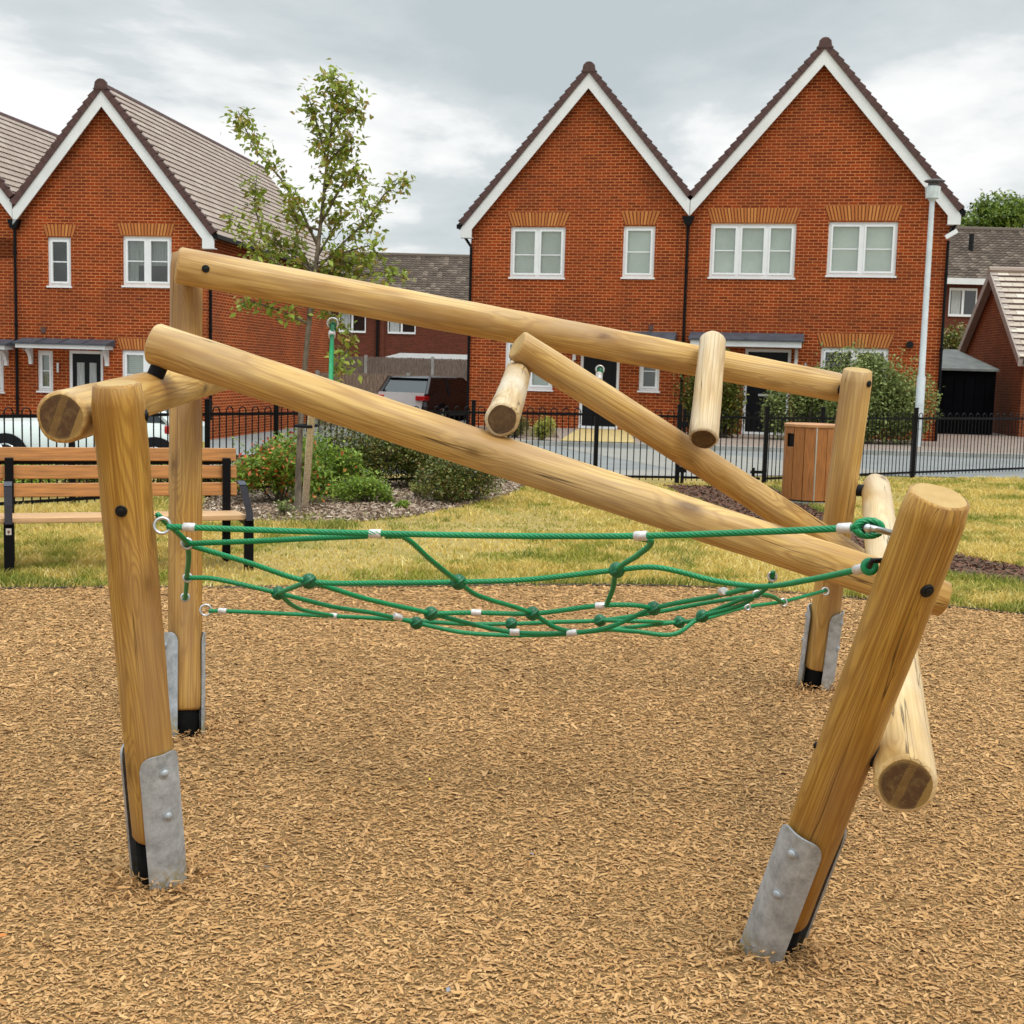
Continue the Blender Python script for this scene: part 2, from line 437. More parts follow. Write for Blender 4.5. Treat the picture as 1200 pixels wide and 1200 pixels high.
def glass_mat():
    m = bpy.data.materials.new("window_glass"); m.use_nodes = True; nt = m.node_tree; nt.nodes.clear()
    o = nt.nodes.new("ShaderNodeOutputMaterial"); g = nt.nodes.new("ShaderNodeBsdfGlossy"); t = nt.nodes.new("ShaderNodeBsdfTransparent")
    g.inputs["Roughness"].default_value = 0.03; g.inputs[0].default_value = (0.9, 0.95, 0.93, 1); t.inputs[0].default_value = (0.92, 0.96, 0.93, 1)
    lw = nt.nodes.new("ShaderNodeLayerWeight"); lw.inputs[0].default_value = 0.35
    tc = nt.nodes.new("ShaderNodeTexCoord")
    n = noise(nt, tc.outputs["Object"], 0.9, 2, 0.5)
    f = math_n(nt, "ADD", math_n(nt, "MULTIPLY", lw.outputs["Fresnel"], 0.8), math_n(nt, "MULTIPLY", n, 0.12), clamp=True)
    mx = nt.nodes.new("ShaderNodeMixShader"); L(nt, f, mx.inputs[0]); L(nt, t.outputs[0], mx.inputs[1]); L(nt, g.outputs[0], mx.inputs[2])
    L(nt, mx.outputs[0], o.inputs[0]); return m
M_glass = glass_mat()
M_carglass = plain("car_glass", (0.01, 0.014, 0.015), 0.04, 0, 0.1, 2, 0, 0.9)

def ground_mat(name, stops, sc, detail=8, rough=0.95, bmp=0.5, vs=None, fine=None):
    m, nt, b, oc = mat_base(name)
    v = scaled(nt, oc, vs) if vs else oc
    n = noise(nt, v, sc, detail, 0.65)
    c = ramp(nt, n, stops)
    if fine:
        nf = noise(nt, v, fine[0], 5, 0.7)
        c = mixc(nt, ramp(nt, nf, [(0.35, 0.0), (0.7, fine[2])]), c, fine[1])
    L(nt, c, b.inputs["Base Color"]); b.inputs["Roughness"].default_value = rough; b.inputs["Specular IOR Level"].default_value = 0.15
    bump(nt, b, noise(nt, v, fine[0] if fine else sc * 8, 6, 0.7), bmp, 0.02)
    return m
M_soil = ground_mat("dry_turf", [(0.35, (0.36, 0.26, 0.085)), (0.5, (0.42, 0.31, 0.11)), (0.65, (0.26, 0.23, 0.06))], 0.9, fine=(40, (0.16, 0.11, 0.04), 0.6))
M_mulch = ground_mat("chip_bed", [(0.3, (0.12, 0.065, 0.026)), (0.7, (0.27, 0.155, 0.062))], 60, fine=(140, (0.42, 0.25, 0.10), 0.55))
M_barkbed = ground_mat("bark_bed", [(0.3, (0.06, 0.035, 0.02)), (0.7, (0.15, 0.10, 0.065))], 25, fine=(60, (0.22, 0.16, 0.11), 0.6))
M_asphalt = ground_mat("asphalt", [(0.3, (0.17, 0.172, 0.165)), (0.7, (0.23, 0.232, 0.225))], 1.2, fine=(150, (0.28, 0.28, 0.27), 0.5), bmp=0.15)
M_pave = ground_mat("pavement", [(0.3, (0.22, 0.205, 0.18)), (0.7, (0.29, 0.27, 0.24))], 2.0, fine=(90, (0.36, 0.34, 0.3), 0.4), bmp=0.1)
M_kerb = plain("kerb_concrete", (0.34, 0.33, 0.30), 0.85, 0, 0.15, 6, 0.2)
M_yellow = ground_mat("buff_paving", [(0.3, (0.36, 0.26, 0.11)), (0.7, (0.48, 0.35, 0.16))], 3, fine=(60, (0.6, 0.45, 0.2), 0.4), bmp=0.1)
def block_mat():
    m, nt, b, oc = mat_base("block_paving")
    br = nt.nodes.new("ShaderNodeTexBrick"); L(nt, oc, br.inputs["Vector"]); br.inputs["Scale"].default_value = 1.0
    br.inputs["Brick Width"].default_value = 0.2; br.inputs["Row Height"].default_value = 0.1; br.inputs["Mortar Size"].default_value = 0.006
    br.inputs["Color1"].default_value = (0.30, 0.22, 0.17, 1); br.inputs["Color2"].default_value = (0.22, 0.165, 0.135, 1); br.inputs["Mortar"].default_value = (0.12, 0.1, 0.08, 1)
    L(nt, br.outputs[0], b.inputs["Base Color"]); b.inputs["Roughness"].default_value = 0.9; return m
M_block = block_mat()
CHIPS = [(0.555, 0.315, 0.129), (0.462, 0.249, 0.094), (0.666, 0.4, 0.178), (0.499, 0.273, 0.107), (0.311, 0.155, 0.057), (0.537, 0.296, 0.117), (0.314, 0.151, 0.054), (0.611, 0.36, 0.16), (0.426, 0.225, 0.086), (0.518, 0.306, 0.144)]
M_chip = island_mat("wood_chips", CHIPS, 0.85, 0, 0.15, 0.8, (0.40, 0.215, 0.082), 0.4)
M_bark = island_mat("bark_chips", [(0.40, 0.28, 0.20), (0.22, 0.14, 0.09), (0.50, 0.39, 0.30), (0.14, 0.08, 0.05), (0.32, 0.22, 0.15), (0.58, 0.47, 0.37)], 0.9, 0, 0.1)
M_barkred = island_mat("red_bark_chips", [(0.16, 0.075, 0.05), (0.10, 0.045, 0.03), (0.22, 0.12, 0.08), (0.07, 0.035, 0.025)], 0.9, 0, 0.1)
def blade_mat():
    m, nt, b, oc = mat_base("lawn_blades")
    g = nt.nodes.new("ShaderNodeNewGeometry")
    dry = ramp(nt, g.outputs["Random Per Island"], [(0.1, (0.62, 0.44, 0.11)), (0.4, (0.80, 0.61, 0.19)), (0.7, (0.50, 0.38, 0.08)), (0.95, (0.86, 0.72, 0.34))])
    grn = ramp(nt, g.outputs["Random Per Island"], [(0.1, (0.17, 0.20, 0.025)), (0.5, (0.29, 0.30, 0.045)), (0.9, (0.44, 0.39, 0.08))])
    nf = noise(nt, oc, 0.75, 5, 0.7)
    nf2 = noise(nt, oc, 4.0, 3, 0.6)
    f = math_n(nt, "ADD", math_n(nt, "MULTIPLY", nf, 0.65), math_n(nt, "MULTIPLY", nf2, 0.35))
    c = mixc(nt, ramp(nt, f, [(0.485, 0.0), (0.56, 1.0)]), dry, grn)
    L(nt, c, b.inputs["Base Color"]); b.inputs["Roughness"].default_value = 0.7; b.inputs["Specular IOR Level"].default_value = 0.2
    tr = nt.nodes.new("ShaderNodeBsdfTranslucent"); L(nt, c, tr.inputs[0])
    mx = nt.nodes.new("ShaderNodeMixShader"); mx.inputs[0].default_value = 0.3
    L(nt, b.outputs[0], mx.inputs[1]); L(nt, tr.outputs[0], mx.inputs[2])
    L(nt, mx.outputs[0], [n for n in nt.nodes if n.type == "OUTPUT_MATERIAL"][0].inputs[0])
    return m
M_blade = blade_mat()
M_edge = island_mat("green_edge_grass", [(0.10, 0.15, 0.02), (0.19, 0.23, 0.03), (0.28, 0.29, 0.05), (0.42, 0.37, 0.10)], 0.7, 0.3)
M_leaf = island_mat("tree_leaves", [(0.20, 0.27, 0.03), (0.32, 0.40, 0.055), (0.42, 0.47, 0.10), (0.13, 0.18, 0.02), (0.38, 0.27, 0.07)], 0.5, 0.35)
M_bark_t = plain("tree_bark", (0.16, 0.12, 0.085), 0.9, 0, 0.3, 30, 0.5, None, (1, 1, 0.3))

# ================================================================== SETTING
def sheet(name, pts, z, mat, kind="structure"):
    b = MB(); b.add([(p[0], p[1], z) for p in pts], [tuple(range(len(pts)))])
    o = b.build(name, mat); tag(o, kind=kind)
    me = o.data
    if me.polygons[0].normal.z < 0: me.flip_normals()
    return o
def gp(*pxs): return [G(x, y) for x, y in pxs]

def sm(t): t = min(1, max(0, t)); return t * t * (3 - 2 * t)
def HT(x, y): return -0.5 * sm((y - 16.8) / 8) * sm(-x / 7)
b = MB(); gxs = [-400, -60] + [-20 + 1.0 * i for i in range(27)] + [60, 400]; gys = [-60, 8] + [16 + 0.75 * i for i in range(14)] + [60, 200, 700]
b.add([(x, y, HT(x, y)) for y in gys for x in gxs], [(j * len(gxs) + i, j * len(gxs) + i + 1, (j + 1) * len(gxs) + i + 1, (j + 1) * len(gxs) + i) for j in range(len(gys) - 1) for i in range(len(gxs) - 1)])
tag(b.build("ground", M_soil, smooth=True), kind="structure")
def drape(name, pts, z, mat):
    bm = bmesh.new(); vs = [bm.verts.new((p[0], p[1], 0)) for p in pts]; f = bm.faces.new(vs)
    for ax, vals in ((0, gxs), (1, gys)):
        for c in vals:
            co = Vector((c, 0, 0)) if ax == 0 else Vector((0, c, 0)); no = Vector((1, 0, 0)) if ax == 0 else Vector((0, 1, 0))
            bmesh.ops.bisect_plane(bm, geom=bm.verts[:] + bm.edges[:] + bm.faces[:], plane_co=co, plane_no=no)
    bmesh.ops.triangulate(bm, faces=bm.faces[:])
    for v in bm.verts: v.co.z = HT(v.co.x, v.co.y) + z
    bmesh.ops.recalc_face_normals(bm, faces=bm.faces[:])
    me = bpy.data.meshes.new(name); bm.to_mesh(me); bm.free(); me.materials.append(mat)
    if me.polygons[0].normal.z < 0: me.flip_normals()
    o = bpy.data.objects.new(name, me); COL.objects.link(o); return tag(o, kind="structure")

EDGE = [(-260, 688), (-20, 690), (120, 689), (300, 689), (450, 688), (600, 686), (760, 686), (860, 690), (950, 697), (1050, 706), (1130, 713), (1210, 722), (1330, 736), (1500, 760)]
edge = gp(*EDGE)
sheet("play_surface", [(-9, -4)] + [(p.x, p.y) for p in edge] + [(9, -4)], 0.004, M_mulch)

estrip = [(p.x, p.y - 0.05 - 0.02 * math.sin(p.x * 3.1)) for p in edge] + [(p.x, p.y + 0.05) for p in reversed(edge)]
sheet("turf_edge", estrip, 0.010, plain("soil_and_edge_shade", (0.05, 0.035, 0.018), 0.95, 0, 0.3, 20))  # soil-coloured strip that also paints the shade below the turf step
bed_px = [(235, 606), (300, 614), (400, 614), (480, 606), (550, 593), (600, 580), (622, 569), (610, 561), (420, 566), (240, 574)]
bed = gp(*bed_px)
sheet("planting_bed", bed, 0.006, M_barkbed)
path_px = [(775, 569), (815, 590), (875, 620), (960, 649), (1020, 664), (1110, 674), (1200, 686), (1340, 704),
           (1340, 688), (1200, 666), (1110, 649), (1010, 623), (960, 598), (906, 572)]
bpath = gp(*path_px)
sheet("bark_path", bpath, 0.006, M_barkbed)

# road, kerbs, pavement beyond the railings
drape("road", [(-60, 17.2 + 0.5), (-9, 17.2), (0.5, 18.9), (6, 20.6), (60, 21.2), (60, 25.6), (-60, 27.2)], 0.010, M_asphalt)
b = MB(); kx = [-60] + [-20 + i for i in range(27)] + [60]
ky = lambda x: 27.2 - (x + 60) / 120 * 1.6
kv = [(x, ky(x) + dy, HT(x, ky(x) + dy) + dz) for x in kx for dy, dz in ((0, 0.0), (0, 0.105), (0.13, 0.105))]
b.add(kv, [(3 * i + q, 3 * i + 3 + q, 3 * i + 4 + q, 3 * i + 1 + q) for i in range(len(kx) - 1) for q in (0, 1)])
tag(b.build("kerb", M_kerb), kind="structure")
drape("pavement", [(-60, 27.32), (60, 25.72), (60, 45), (-60, 50)], 0.09, M_block)
sheet("footpath", [(-1.0, 18.95), (1.9, 18.95), (6.6, 21.0), (3.5, 25.9), (0.9, 25.95), (2.6, 20.6)], 0.014, M_pave)
sheet("garden_soil", [(-1.8, 28.5), (1.0, 28.3), (1.0, 32.6), (-1.8, 32.6)], 0.10, M_barkbed)
sheet("front_path", [(0.95, 26.75), (2.55, 26.75), (2.9, 32.9), (1.65, 32.9)], 0.106, M_yellow)
drape("yard", [(-12, 32.8), (-1.2, 32.8), (2, 60), (-14, 60)], 0.100, M_asphalt)
drape("access_drive", [(-9.5, 26.3), (-2.0, 26.1), (-2.0, 33), (-9.5, 33)], 0.104, M_asphalt)

# ================================================================== loose ground stuff
def inpoly(x, y, poly):
    r = np.zeros(len(x), bool); n = len(poly)
    for i in range(n):
        x1, y1 = poly[i][0], poly[i][1]; x2, y2 = poly[(i + 1) % n][0], poly[(i + 1) % n][1]
        c = ((y1 > y) != (y2 > y)) & (x < (x2 - x1) * (y - y1) / (y2 - y1 + 1e-12) + x1)
        r ^= c
    return r

def chips(name, x, y, size, mat, z0, zr, aspect=(2.5, 5.5), tilt=0.32):
    n = len(x)
    a = rng.uniform(0, 2 * PI, n); ln = size * rng.uniform(0.45, 1.15, n); wd = ln / rng.uniform(aspect[0], aspect[1], n)
    ux, uy = np.cos(a), np.sin(a)
    t1 = rng.normal(0, tilt, n); t2 = rng.normal(0, tilt * 1.4, n)
    U = np.stack([ux * np.cos(t1), uy * np.cos(t1), np.sin(t1)], 1)
    Vv = np.stack([-uy * np.cos(t2), ux * np.cos(t2), np.sin(t2)], 1)
    C = np.stack([x, y, z0 + rng.uniform(0, zr, n)], 1)
    k = rng.uniform(-0.25, 0.25, n)[:, None]
    h = (ln * rng.uniform(-0.02, 0.05, n))[:, None] * np.array([[0, 0, 1.0]])
    Lh = (ln / 2)[:, None]; Wh = (wd / 2)[:, None]
    tp = rng.uniform(0.55, 1.0, (n, 1)); tq = rng.uniform(0.4, 1.0, (n, 1))
    pts = [C - U * Lh - Vv * Wh * tp, C - U * Lh * 0.9 + Vv * Wh * tp, C + h - Vv * Wh, C + h + Vv * Wh + U * Lh * k, C + U * Lh - Vv * Wh * tq, C + U * Lh * 0.95 + Vv * Wh * tq]
    th = np.array([[0, 0, -0.0025]])
    V = np.stack(pts, 1).reshape(-1, 3)
    base = (np.arange(n) * 6)[:, None]
    F = np.concatenate([base + np.array([[0, 2, 3, 1]]), base + np.array([[2, 4, 5, 3]])], 0)
    return bulk(name, V, F, mat)

edge_xy = [(p.x, p.y) for p in edge]
mpoly = [(-9, 0.5)] + edge_xy + [(9, 0.5)]
n0 = 600000
d = 1.9 + (9.6 - 1.9) * rng.uniform(0, 1, n0) ** 1.12
x = (rng.uniform(-1, 1, n0)) * (0.45 * d + 0.75)
wide = rng.uniform(0, 1, n0) < 0.22; x = np.where(wide, rng.uniform(-1, 1, n0) * (0.45 * d + 3.6), x)
m_ = inpoly(x, d - 0.05 * vnoise(x * 5, d * 0, 12) - rng.normal(0, 0.04, n0), mpoly)
x, d = x[m_], d[m_]
feet = [G(187, 1032), G(905, 1112), G(216, 861), G(955, 806)]
hx = np.concatenate([p.x + rng.normal(0, 0.12, 700) for p in feet]); hy = np.concatenate([p.y + rng.normal(0, 0.12, 700) for p in feet])
hr = np.min([np.hypot(hx - p.x, hy - p.y) for p in feet], 0); hx, hy, hr = hx[hr > 0.075], hy[hr > 0.075], hr[hr > 0.075]
hz = 0.035 * np.exp(-((hr - 0.08) / 0.09) ** 2) * rng.uniform(0, 1, len(hr))
uu = rng.uniform(0, 1, len(x)); sz = np.where(uu < 0.08, 1.4, np.where(uu < 0.40, 0.90, 0.55)) * (0.0170 + 0.0020 * d)
o = chips("wood_chips", x, d, sz, M_chip, 0.004, 0.008, (2.2, 5.0), 0.15)
tag(chips("wood_chips", hx, hy, 0.03 + 0 * hx, M_chip, 0.006 + hz, 0.006, (3.0, 7.0), 0.35), "wood chips heaped loosely around the steel feet of the posts", "wood chips", kind="stuff")
tag(o, "tan wood chips loosely covering the play area", "wood chips", kind="stuff")

def scatter(poly, n):
    xs = [p[0] for p in poly]; ys = [p[1] for p in poly]
    x = rng.uniform(min(xs), max(xs), n * 3); y = rng.uniform(min(ys), max(ys), n * 3)
    k = inpoly(x, y, poly); return x[k][:n], y[k][:n]
x, y = scatter([(p.x, p.y) for p in bed], 14000)
tag(chips("bark_chips", x, y, 0.06, M_bark, 0.006, 0.03), "grey brown bark chips spread under the shrubs", "bark chips", kind="stuff")
x, y = scatter([(p.x, p.y) for p in bpath], 12000)
tag(chips("bark_chips", x, y, 0.06, M_barkred, 0.006, 0.02), "dark reddish bark laid as a strip from the gate across the lawn", "bark chips", kind="stuff")

def blades(name, x, y, h, wd, mat, lean=0.7):
    n = len(x); a = rng.uniform(0, 2 * PI, n); hh = h * rng.uniform(0.5, 1.3, n)
    la = rng.uniform(0, 2 * PI, n); ll = hh * np.abs(rng.normal(0, lean, n))
    B = np.stack([x, y, np.zeros(n)], 1); D = np.stack([np.cos(a), np.sin(a), np.zeros(n)], 1) * (wd / 2)[:, None]
    T = B + np.stack([np.cos(la) * ll, np.sin(la) * ll, hh], 1)
    Mi = B + np.stack([np.cos(la) * ll * 0.35, np.sin(la) * ll * 0.35, hh * 0.62], 1)
    V = np.stack([B - D, B + D, Mi + D * 0.7, Mi - D * 0.7, T], 1).reshape(-1, 3)
    base = (np.arange(n) * 5)[:, None]
    F1 = base + np.array([[0, 1, 2, 3]]); F2 = base + np.array([[3, 2, 4]])
    me = bpy.data.meshes.new(name)
    me.vertices.add(len(V)); me.vertices.foreach_set("co", V.astype(np.float32).ravel())
    nl = n * 7
    li = np.concatenate([F1, F2], 1).astype(np.int32)
    me.loops.add(nl); me.loops.foreach_set("vertex_index", li.ravel())
    me.polygons.add(2 * n)
    st = np.stack([np.arange(n) * 7, np.arange(n) * 7 + 4], 1).astype(np.int32).ravel()
    me.polygons.foreach_set("loop_start", st); me.polygons.foreach_set("loop_total", np.tile(np.array([4, 3], dtype=np.int32), n))
    me.update(calc_edges=True); me.materials.append(mat)
    o = bpy.data.objects.new(name, me); COL.objects.link(o); return o

FENCE_PX = [(-300, 622), (-100, 611), (0, 601), (323, 577), (553, 564), (700, 565), (797, 566), (895, 566), (960, 564), (1069, 560), (1200, 555), (1400, 548)]
fence_g = gp(*FENCE_PX)
lawn = [(p.x, p.y - 0.02) for p in edge[:]] + [(p.x, p.y) for p in reversed(fence_g)]
n0 = 500000
y = rng.uniform(8.0, 20.5, n0); y = 8.0 + 12.5 * rng.uniform(0, 1, n0) ** 1.15
x = rng.uniform(-1, 1, n0) * (0.43 * y + 0.9)
wide = rng.uniform(0, 1, n0) < 0.2; x = np.where(wide, rng.uniform(-1, 1, n0) * (0.43 * y + 4.5), x)
k = inpoly(x, y, lawn) & ~inpoly(x, y, [(p.x, p.y) for p in bed]) & ~inpoly(x, y, [(p.x, p.y) for p in bpath])
x, y = x[k], y[k]
den = vnoise(x * 1.5, y * 1.5, 3)
k = rng.uniform(0, 1, len(x)) < np.clip(0.75 + den * 0.5, 0.25, 1)
x, y, den = x[k], y[k], den[k]
cl = vnoise(x * 6, y * 6, 9)
hh = np.clip(0.042 + 0.018 * den + 0.022 * np.maximum(cl, 0), 0.02, 0.12)
tag(blades("grass", x, y, hh, 0.006 + 0.0005 * y, M_blade, 0.9), "short dry yellow lawn grass with greener patches", "grass", kind="stuff")
# greener tufts along the chip edge, the path and the bed
ex = []; ey = []
def along(pts, n, spread):
    for i in range(len(pts) - 1):
        a, c = pts[i], pts[i + 1]; l = math.hypot(c[0] - a[0], c[1] - a[1]); m = int(n * l)
        t = rng.uniform(0, 1, m); ex.append(a[0] + (c[0] - a[0]) * t + rng.normal(0, abs(spread) * 0.4, m)); ey.append(a[1] + (c[1] - a[1]) * t + math.copysign(1, spread) * np.abs(rng.normal(0, abs(spread), m)))
along(edge_xy[1:-1], 900, 0.12)
bp = [(p.x, p.y) for p in bpath]
along(bp[1:8], 500, -0.09); along(list(reversed(bp[8:])), 500, 0.09)
for _ in range(170):
    cy_ = 8.6 + 9 * random.random() ** 1.3; cx_ = random.uniform(-1, 1) * 0.44 * cy_; r_ = random.uniform(0.05, 0.16); m = random.randint(40, 130)
    if inpoly(np.array([cx_]), np.array([cy_]), lawn)[0] and not inpoly(np.array([cx_]), np.array([cy_]), [(p.x, p.y) for p in bpath])[0]:
        ex.append(rng.normal(cx_, r_, m)); ey.append(rng.normal(cy_, r_, m))
ex = np.concatenate(ex); ey = np.concatenate(ey)
dn = vnoise(ex * 3, ey * 3, 5); k = rng.uniform(0, 1, len(ex)) < np.clip(0.35 + dn * 1.1, 0.02, 1)
tag(blades("grass", ex[k], ey[k], 0.048 + 0.02 * dn[k], np.full(k.sum(), 0.010), M_edge, 0.8), "greener longer grass growing along the edge of the wood chips", "grass", kind="stuff")

# ================================================================== CLIMBING FRAME
frame = empty("climbing_frame", (0.1, 4.6, 0), 0, "tall climbing frame of crossed pine logs on wood chips, green net slung between its posts", "climbing frame")

def log_frame(p0, p1):
    z = (p1 - p0).normalized(); y = Vector((0, 1, 0)); 
    if abs(z.dot(y)) > 0.93: y = Vector((0, 0, 1))
    y = (y - z * y.dot(z)).normalized(); x = y.cross(z)
    Mx = Matrix.Identity(4)
    for i in range(3): Mx[i][0] = x[i]; Mx[i][1] = y[i]; Mx[i][2] = z[i]; Mx[i][3] = p0[i]
    return Mx

def make_log(name, p0, p1, r0, r1, mat, end0, end1, parent, z_start=0.0, cham=0.010, nseg=40, seed=0, dome1=0.0):
    Mx = log_frame(p0, p1); Ln = (p1 - p0).length
    rr = random.Random(seed)
    k = max(6, int(Ln / 0.06)); zs = [z_start + (Ln - z_start) * i / k for i in range(k + 1)]
    prof = [(z_start, -cham * 1.1), (z_start + cham * 0.35, -cham * 0.4)] + [(z, 0) for z in zs[1:-1]]
    if dome1:
        prof += [(Ln - dome1, 0), (Ln - dome1 * 0.55, -dome1 * 0.2), (Ln - dome1 * 0.2, -dome1 * 0.55), (Ln, -dome1)]
        prof = [p for p in prof if p[0] <= Ln - dome1 or p[0] in (Ln - dome1 * 0.55, Ln - dome1 * 0.2, Ln)]
    else:
        prof += [(Ln - cham * 0.35, -cham * 0.4), (Ln, -cham * 1.1)]
    prof[2:2] = [(z_start + cham * 1.1, 0)]
    prof = sorted(prof, key=lambda q: q[0])
    ph = [rr.uniform(0, 6.28) for _ in range(6)]
    vs = []; fs = []; mi = []
    for (z, dr) in prof:
        r = r0 + (r1 - r0) * z / Ln
        cx = 0.0022 * math.sin(z * 2.1 + ph[0]); cy = 0.0022 * math.sin(z * 1.7 + ph[1])
        for j in range(nseg):
            a = 2 * PI * j / nseg
            q = r + dr + 0.0012 * math.sin(2 * a + ph[2] + z * 0.8) + 0.0010 * math.sin(5 * a + ph[3] + z * 2.3) + 0.0006 * math.sin(z * 23 + 3 * a + ph[4])
            vs.append((cx + q * math.cos(a), cy + q * math.sin(a), z))
    n = len(prof)
    for i in range(n - 1):
        for j in range(nseg):
            j2 = (j + 1) % nseg
            fs.append((i * nseg + j, i * nseg + j2, (i + 1) * nseg + j2, (i + 1) * nseg + j)); mi.append(0)
    fs.append(tuple(range(nseg - 1, -1, -1))); mi.append(1)
    fs.append(tuple((n - 1) * nseg + j for j in range(nseg))); mi.append(2)
    me = bpy.data.meshes.new(name); me.from_pydata(vs, [], fs)
    for m in (mat, end0, end1): me.materials.append(m)
    me.polygons.foreach_set("material_index", mi)
    me.polygons.foreach_set("use_smooth", [m == 0 for m in mi])
    me.update()
    o = bpy.data.objects.new(name, me); COL.objects.link(o); o.parent = parent
    pm = parent.matrix_world if parent.matrix_world.translation.length > 0 else Matrix.Translation(parent.location)
    o.matrix_local = Matrix.Translation(-Vector(parent.location)) @ Mx
    return dict(o=o, p0=p0, p1=p1, r0=r0, r1=r1, M=Mx, L=Ln)

def surf_hit(lg, px, py):
    rd = ray(px, py); a = (lg["p1"] - lg["p0"]).normalized()
    def dist(t):
        q = CP + rd * t - lg["p0"]; s = q.dot(a); r = lg["r0"] + (lg["r1"] - lg["r0"]) * s / lg["L"]
        return (q - a * s).length - r
    ts = np.linspace(1.5, 8, 1300); prev = None; best = (9, 2)
    for t in ts:
        dd = dist(t)
        if dd < best[0]: best = (dd, t)
        if dd <= 0: best = (dd, t); break
    q = CP + rd * best[1]; s = (q - lg["p0"]).dot(a); ax = lg["p0"] + a * s
    nrm = (q - ax).normalized(); r = lg["r0"] + (lg["r1"] - lg["r0"]) * s / lg["L"]
    return ax + nrm * r, nrm

def child_local(o, parent_lg):      # o built in world coords, parent log object
    o.parent = parent_lg["o"]; o.matrix_local = parent_lg["M"].inverted()

def bolt_cap(lg, px, py, r=0.017):
    p, n = surf_hit(lg, px, py)
    q = n.to_track_quat("Z", "Y").to_matrix().to_4x4(); Mx = Matrix.Translation(p) @ q
    b = MB(Mx)
    b.tube([(0, 0, -0.01), (0, 0, 0.001), (0, 0, 0.003)], [r, r, r * 0.9], 20)
    b.ball((0, 0, 0.004), r * 0.55, r * 0.55, r * 0.12, 16, 6)
    o = b.build("bolt_cap", M_black, smooth=False); child_local(o, lg)

def foot_plates(lg, azs, top=0.42, r=None):
    for az in azs:
        r0 = (r or lg["r0"]) + 0.0085
        b = MB(lg["M"]); nA = 22; nZ = 26; half = math.radians(50); t = 0.0055
        rc = 0.040
        def pt(i, j, rad):
            a = -half + 2 * half * i / nA
            arc = (half - abs(a)) * r0          # distance from side edge
            ztop = top - (rc - math.sqrt(max(0, rc * rc - (rc - min(arc, rc)) ** 2)))
            z = -0.06 + (ztop + 0.06) * j / nZ
            A = math.radians(az) + a
            return (math.sin(A) * rad, -math.cos(A) * rad, z)
        vs = [pt(i, j, r0) for i in range(nA + 1) for j in range(nZ + 1)] + [pt(i, j, r0 + t) for i in range(nA + 1) for j in range(nZ + 1)]
        K = (nA + 1) * (nZ + 1); fs = []
        I = lambda i, j: i * (nZ + 1) + j
        for i in range(nA):
            for j in range(nZ):
                fs.append((I(i, j), I(i, j + 1), I(i + 1, j + 1), I(i + 1, j)))
                fs.append((K + I(i, j), K + I(i + 1, j), K + I(i + 1, j + 1), K + I(i, j + 1)))
        for i in range(nA): fs.append((I(i, nZ), K + I(i, nZ), K + I(i + 1, nZ), I(i + 1, nZ)))
        for j in range(nZ):
            fs.append((I(0, j), K + I(0, j), K + I(0, j + 1), I(0, j + 1))); fs.append((I(nA, j), I(nA, j + 1), K + I(nA, j + 1), K + I(nA, j)))
        # domed bolts
        A = math.radians(az)
        for zb in (top * 0.87, top * 0.56):
            c = Vector((math.sin(A) * (r0 + t), -math.cos(A) * (r0 + t), zb))
            q = Vector((math.sin(A), -math.cos(A), 0)).to_track_quat("Z", "Y").to_matrix()
            b.ball(c, 0.0125, 0.0125, 0.009, 14, 8, 0, q)
            b.tube([c - q @ Vector((0, 0, 0.001)), c + q @ Vector((0, 0, 0.0015))], 0.016, 16)
        b.add(vs, fs)
        o = b.build("steel_plate", M_steel, autos=True)
        o.parent = lg["o"]; o.matrix_local = lg["M"].inverted()
        # keep object coords along the post for the lichen mask
        me = o.data; me.transform(lg["M"].inverted()); o.matrix_local = Matrix.Identity(4)
    b = MB(); b.tube([(0, 0, -0.08), (0, 0, 0.14)], lg["r0"] * 0.86, 20)
    o = b.build("stump", M_stump, smooth=True); o.parent = lg["o"]

FL = make_log("post", G(187, 1032), P(137, 449, 3.39), 0.067, 0.069, M_wood_y, M_end_brown, M_end_pale, frame, 0.145, 0.017, seed=1)
FR = make_log("post", G(902, 1113), P(1101, 581, 2.80), 0.066, 0.071, M_wood_y, M_end_brown, M_end_pale, frame, 0.12, 0.012, seed=2)
RL = make_log("post", G(216, 861), P(219, 298, 5.50), 0.069, 0.069, M_wood_y, M_end_brown, M_end_pale, frame, 0.10, 0.012, seed=3)
RR = make_log("post", G(955, 806), P(1006, 433, 5.90), 0.068, 0.070, M_wood, M_end_brown, M_end_pale, frame, 0.11, 0.012, seed=4)
L1 = make_log("beam", P(71, 488, 3.40), P(262, 438, 5.42), 0.070, 0.070, M_wood, M_end_dark, M_end_pale, frame, seed=5)
Dg = make_log("beam", P(178, 402, 4.22), P(1107, 703, 4.14), 0.069, 0.064, M_wood, M_end_pale, M_end_pale, frame, seed=6, cham=0.012)
Rb = make_log("beam", P(1062, 921, 2.98), P(1027, 570, 6.15), 0.073, 0.067, M_wood_r, M_end_dark, M_end_pale, frame, seed=7)
Tb = make_log("beam", P(207, 310, 5.30), P(990, 455, 6.08), 0.075, 0.069, M_wood, M_end_pale, M_end_pale, frame, seed=8, cham=0.012)
Eb = make_log("beam", P(606, 404, 5.30), P(1034, 676, 6.08), 0.064, 0.066, M_wood, M_end_pale, M_end_pale, frame, seed=9)
Fb = make_log("step_log", P(588, 492, 4.13), P(608, 433, 5.55), 0.0575, 0.055, M_wood_p, M_end_brown, M_end_pale, frame, seed=10)
Gb = make_log("step_log", P(824, 515, 5.40), P(836, 396, 5.79), 0.064, 0.059, M_wood_p, M_end_brown, M_end_pale, frame, seed=11, dome1=0.028)
